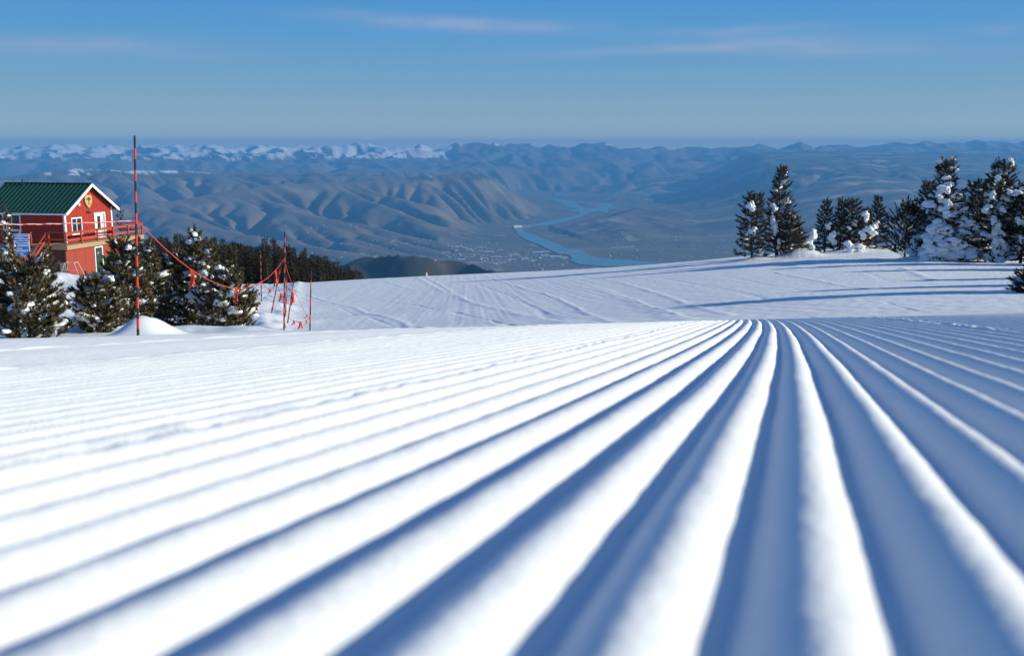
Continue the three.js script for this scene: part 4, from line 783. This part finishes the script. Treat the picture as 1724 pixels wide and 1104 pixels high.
for (const [px, py, rx, ry, k] of [[1712, 325, 7, 6, 0], [1700, 322, 5, 4, 1], [1716, 372, 7, 8, 2], [1706, 430, 9, 7, 3], [1720, 404, 6, 8, 4]]) clump(c6, px, py, 47.2, rx, ry, rx * .8, k, px);
for (const [px, py, rx, ry, k] of [[1536, 424, 8, 10, 0], [1540, 405, 6, 9, 1]]) clump(c1, px, py, 49.3, rx, ry, rx, k);
void c2; void c4; void b2; void b5;
// trees beyond the photo's edge whose long shadows cross the run, one reaching in with its branch tips
plant('stunted_fir', 'low fir at the photo edge reaching branch tips over the groomed snow', 1760, 17.5, 455, { ...F, seed: 71, radius: .5, branches: 70, tuft: .11, rise: .0, profile: (t) => .45 + .5 * (1 - t), snow: [16, .07, .1] }, firMat);
for (const [px, d, top, rad, seed] of [[2250, 17.6, 185, 1.7, 72], [2120, 18.7, 230, 1.5, 78], [1930, 24, 330, .8, 73], [2010, 29, 340, .9, 74], [1800, 44, 300, 1.2, 75], [1860, 38, 330, 1.2, 76], [1900, 47, 290, 1.3, 77]]) plant('stunted_fir', 'fir outside the photo that throws a long shadow over the run', px, d, top, { ...F, seed, radius: rad, branches: 150, tuft: .3, fat: .5, density: 1.5, profile: cone(1, .2) }, firMat, 'firs beside the run');
// snow-covered shrubs: lone humps between the trees
for (const [px, py, d, rx, ry, k, lab] of [[1362, 409, 60, 10, 8, 1, 'rounded snow-buried shrub between the gappy fir and the small row'], [1430, 416, 59.5, 7, 9, 2, 'snow-buried shrub like a small ghost before the broad middle fir'], [1444, 418, 59.6, 9, 6, 4, 'low snow-buried shrub at the foot of the snow-caped fir']]) {
  const p = at(px, py, d), s = mPerPx(d), m = new THREE.Mesh(heapGeos[k], looseSnow); m.name = numbered('snow_buried_shrub'); m.position.copy(p); m.scale.set(rx * s * 1.3, (p.y - groundY(p.x, d)) + ry * s * .3, rx * s * 1.1); tag(m, lab, 'shrub'); scene.add(m);
}
// -- the dark wood behind the run
{
  const r = rng(303), protos = [];
  for (let k = 0; k < 5; k++) { const g = new THREE.Group(); conifer(g, { height: 7, radius: .5 + .07 * k, seed: 400 + k, far: true, branches: 100, tuft: .26, fat: .42, blades: 11, density: 1.1, rise: -.35, curl: .12, up: .0, twigs: .9, profile: cone(1.1, .03), from: .05, steepen: .5 }, farMat); protos.push(g); }
  const tops = [[225, 408], [300, 404], [360, 408], [400, 413], [440, 414], [490, 424], [540, 437], [575, 452], [612, 468]];
  const topAt = (px) => { let i = 0; while (i < tops.length - 2 && tops[i + 1][0] < px) i++; return lerp(tops[i][1], tops[i + 1][1], clamp((px - tops[i][0]) / (tops[i + 1][0] - tops[i][0]), 0, 1)); };
  for (let i = 0; i < 260; i++) {
    const row = i % 3, px = lerp(222, 610, (i + r()) / 260), d = 118 + row * 16 + 12 * r(), py = topAt(px) + (row === 2 ? 0 : (2 - row) * 7) + 24 * r() ** 1.6 - 9 + (r() < .1 ? -6 : 0);
    const top = at(px, py, d), h = 5.5 + 3.2 * r(), g = protos[Math.floor(r() * 5)].clone(); g.name = numbered('conifer'); scene.add(g);
    g.position.set(top.x, top.y - h, top.z); g.scale.set(h / 7 * (.8 + .4 * r()), h / 7, h / 7 * (.8 + .4 * r())); g.rotation.y = r() * 6.28;
    tag(g, 'dark conifer in the dense wood beyond the brow of the run', 'tree', 'conifers of the wood beyond the run');
  }
  // the hillside they stand on
  structure('wooded_hillside', gridGeo(40, 16, (i, j, o) => { const px = lerp(120, 700, i / 39), d = lerp(100, 185, j / 15), p = at(px, topAt(px), d); o[0] = p.x; o[1] = p.y - 7.2 - 1.2 * noise2(px * .05, d * .1); o[2] = -d; }), lin(.12, .11, .10, .95));
}

scene.traverse((o) => { if (o.isMesh) { o.castShadow = true; o.receiveShadow = true; } });
renderer.render(scene, camera);
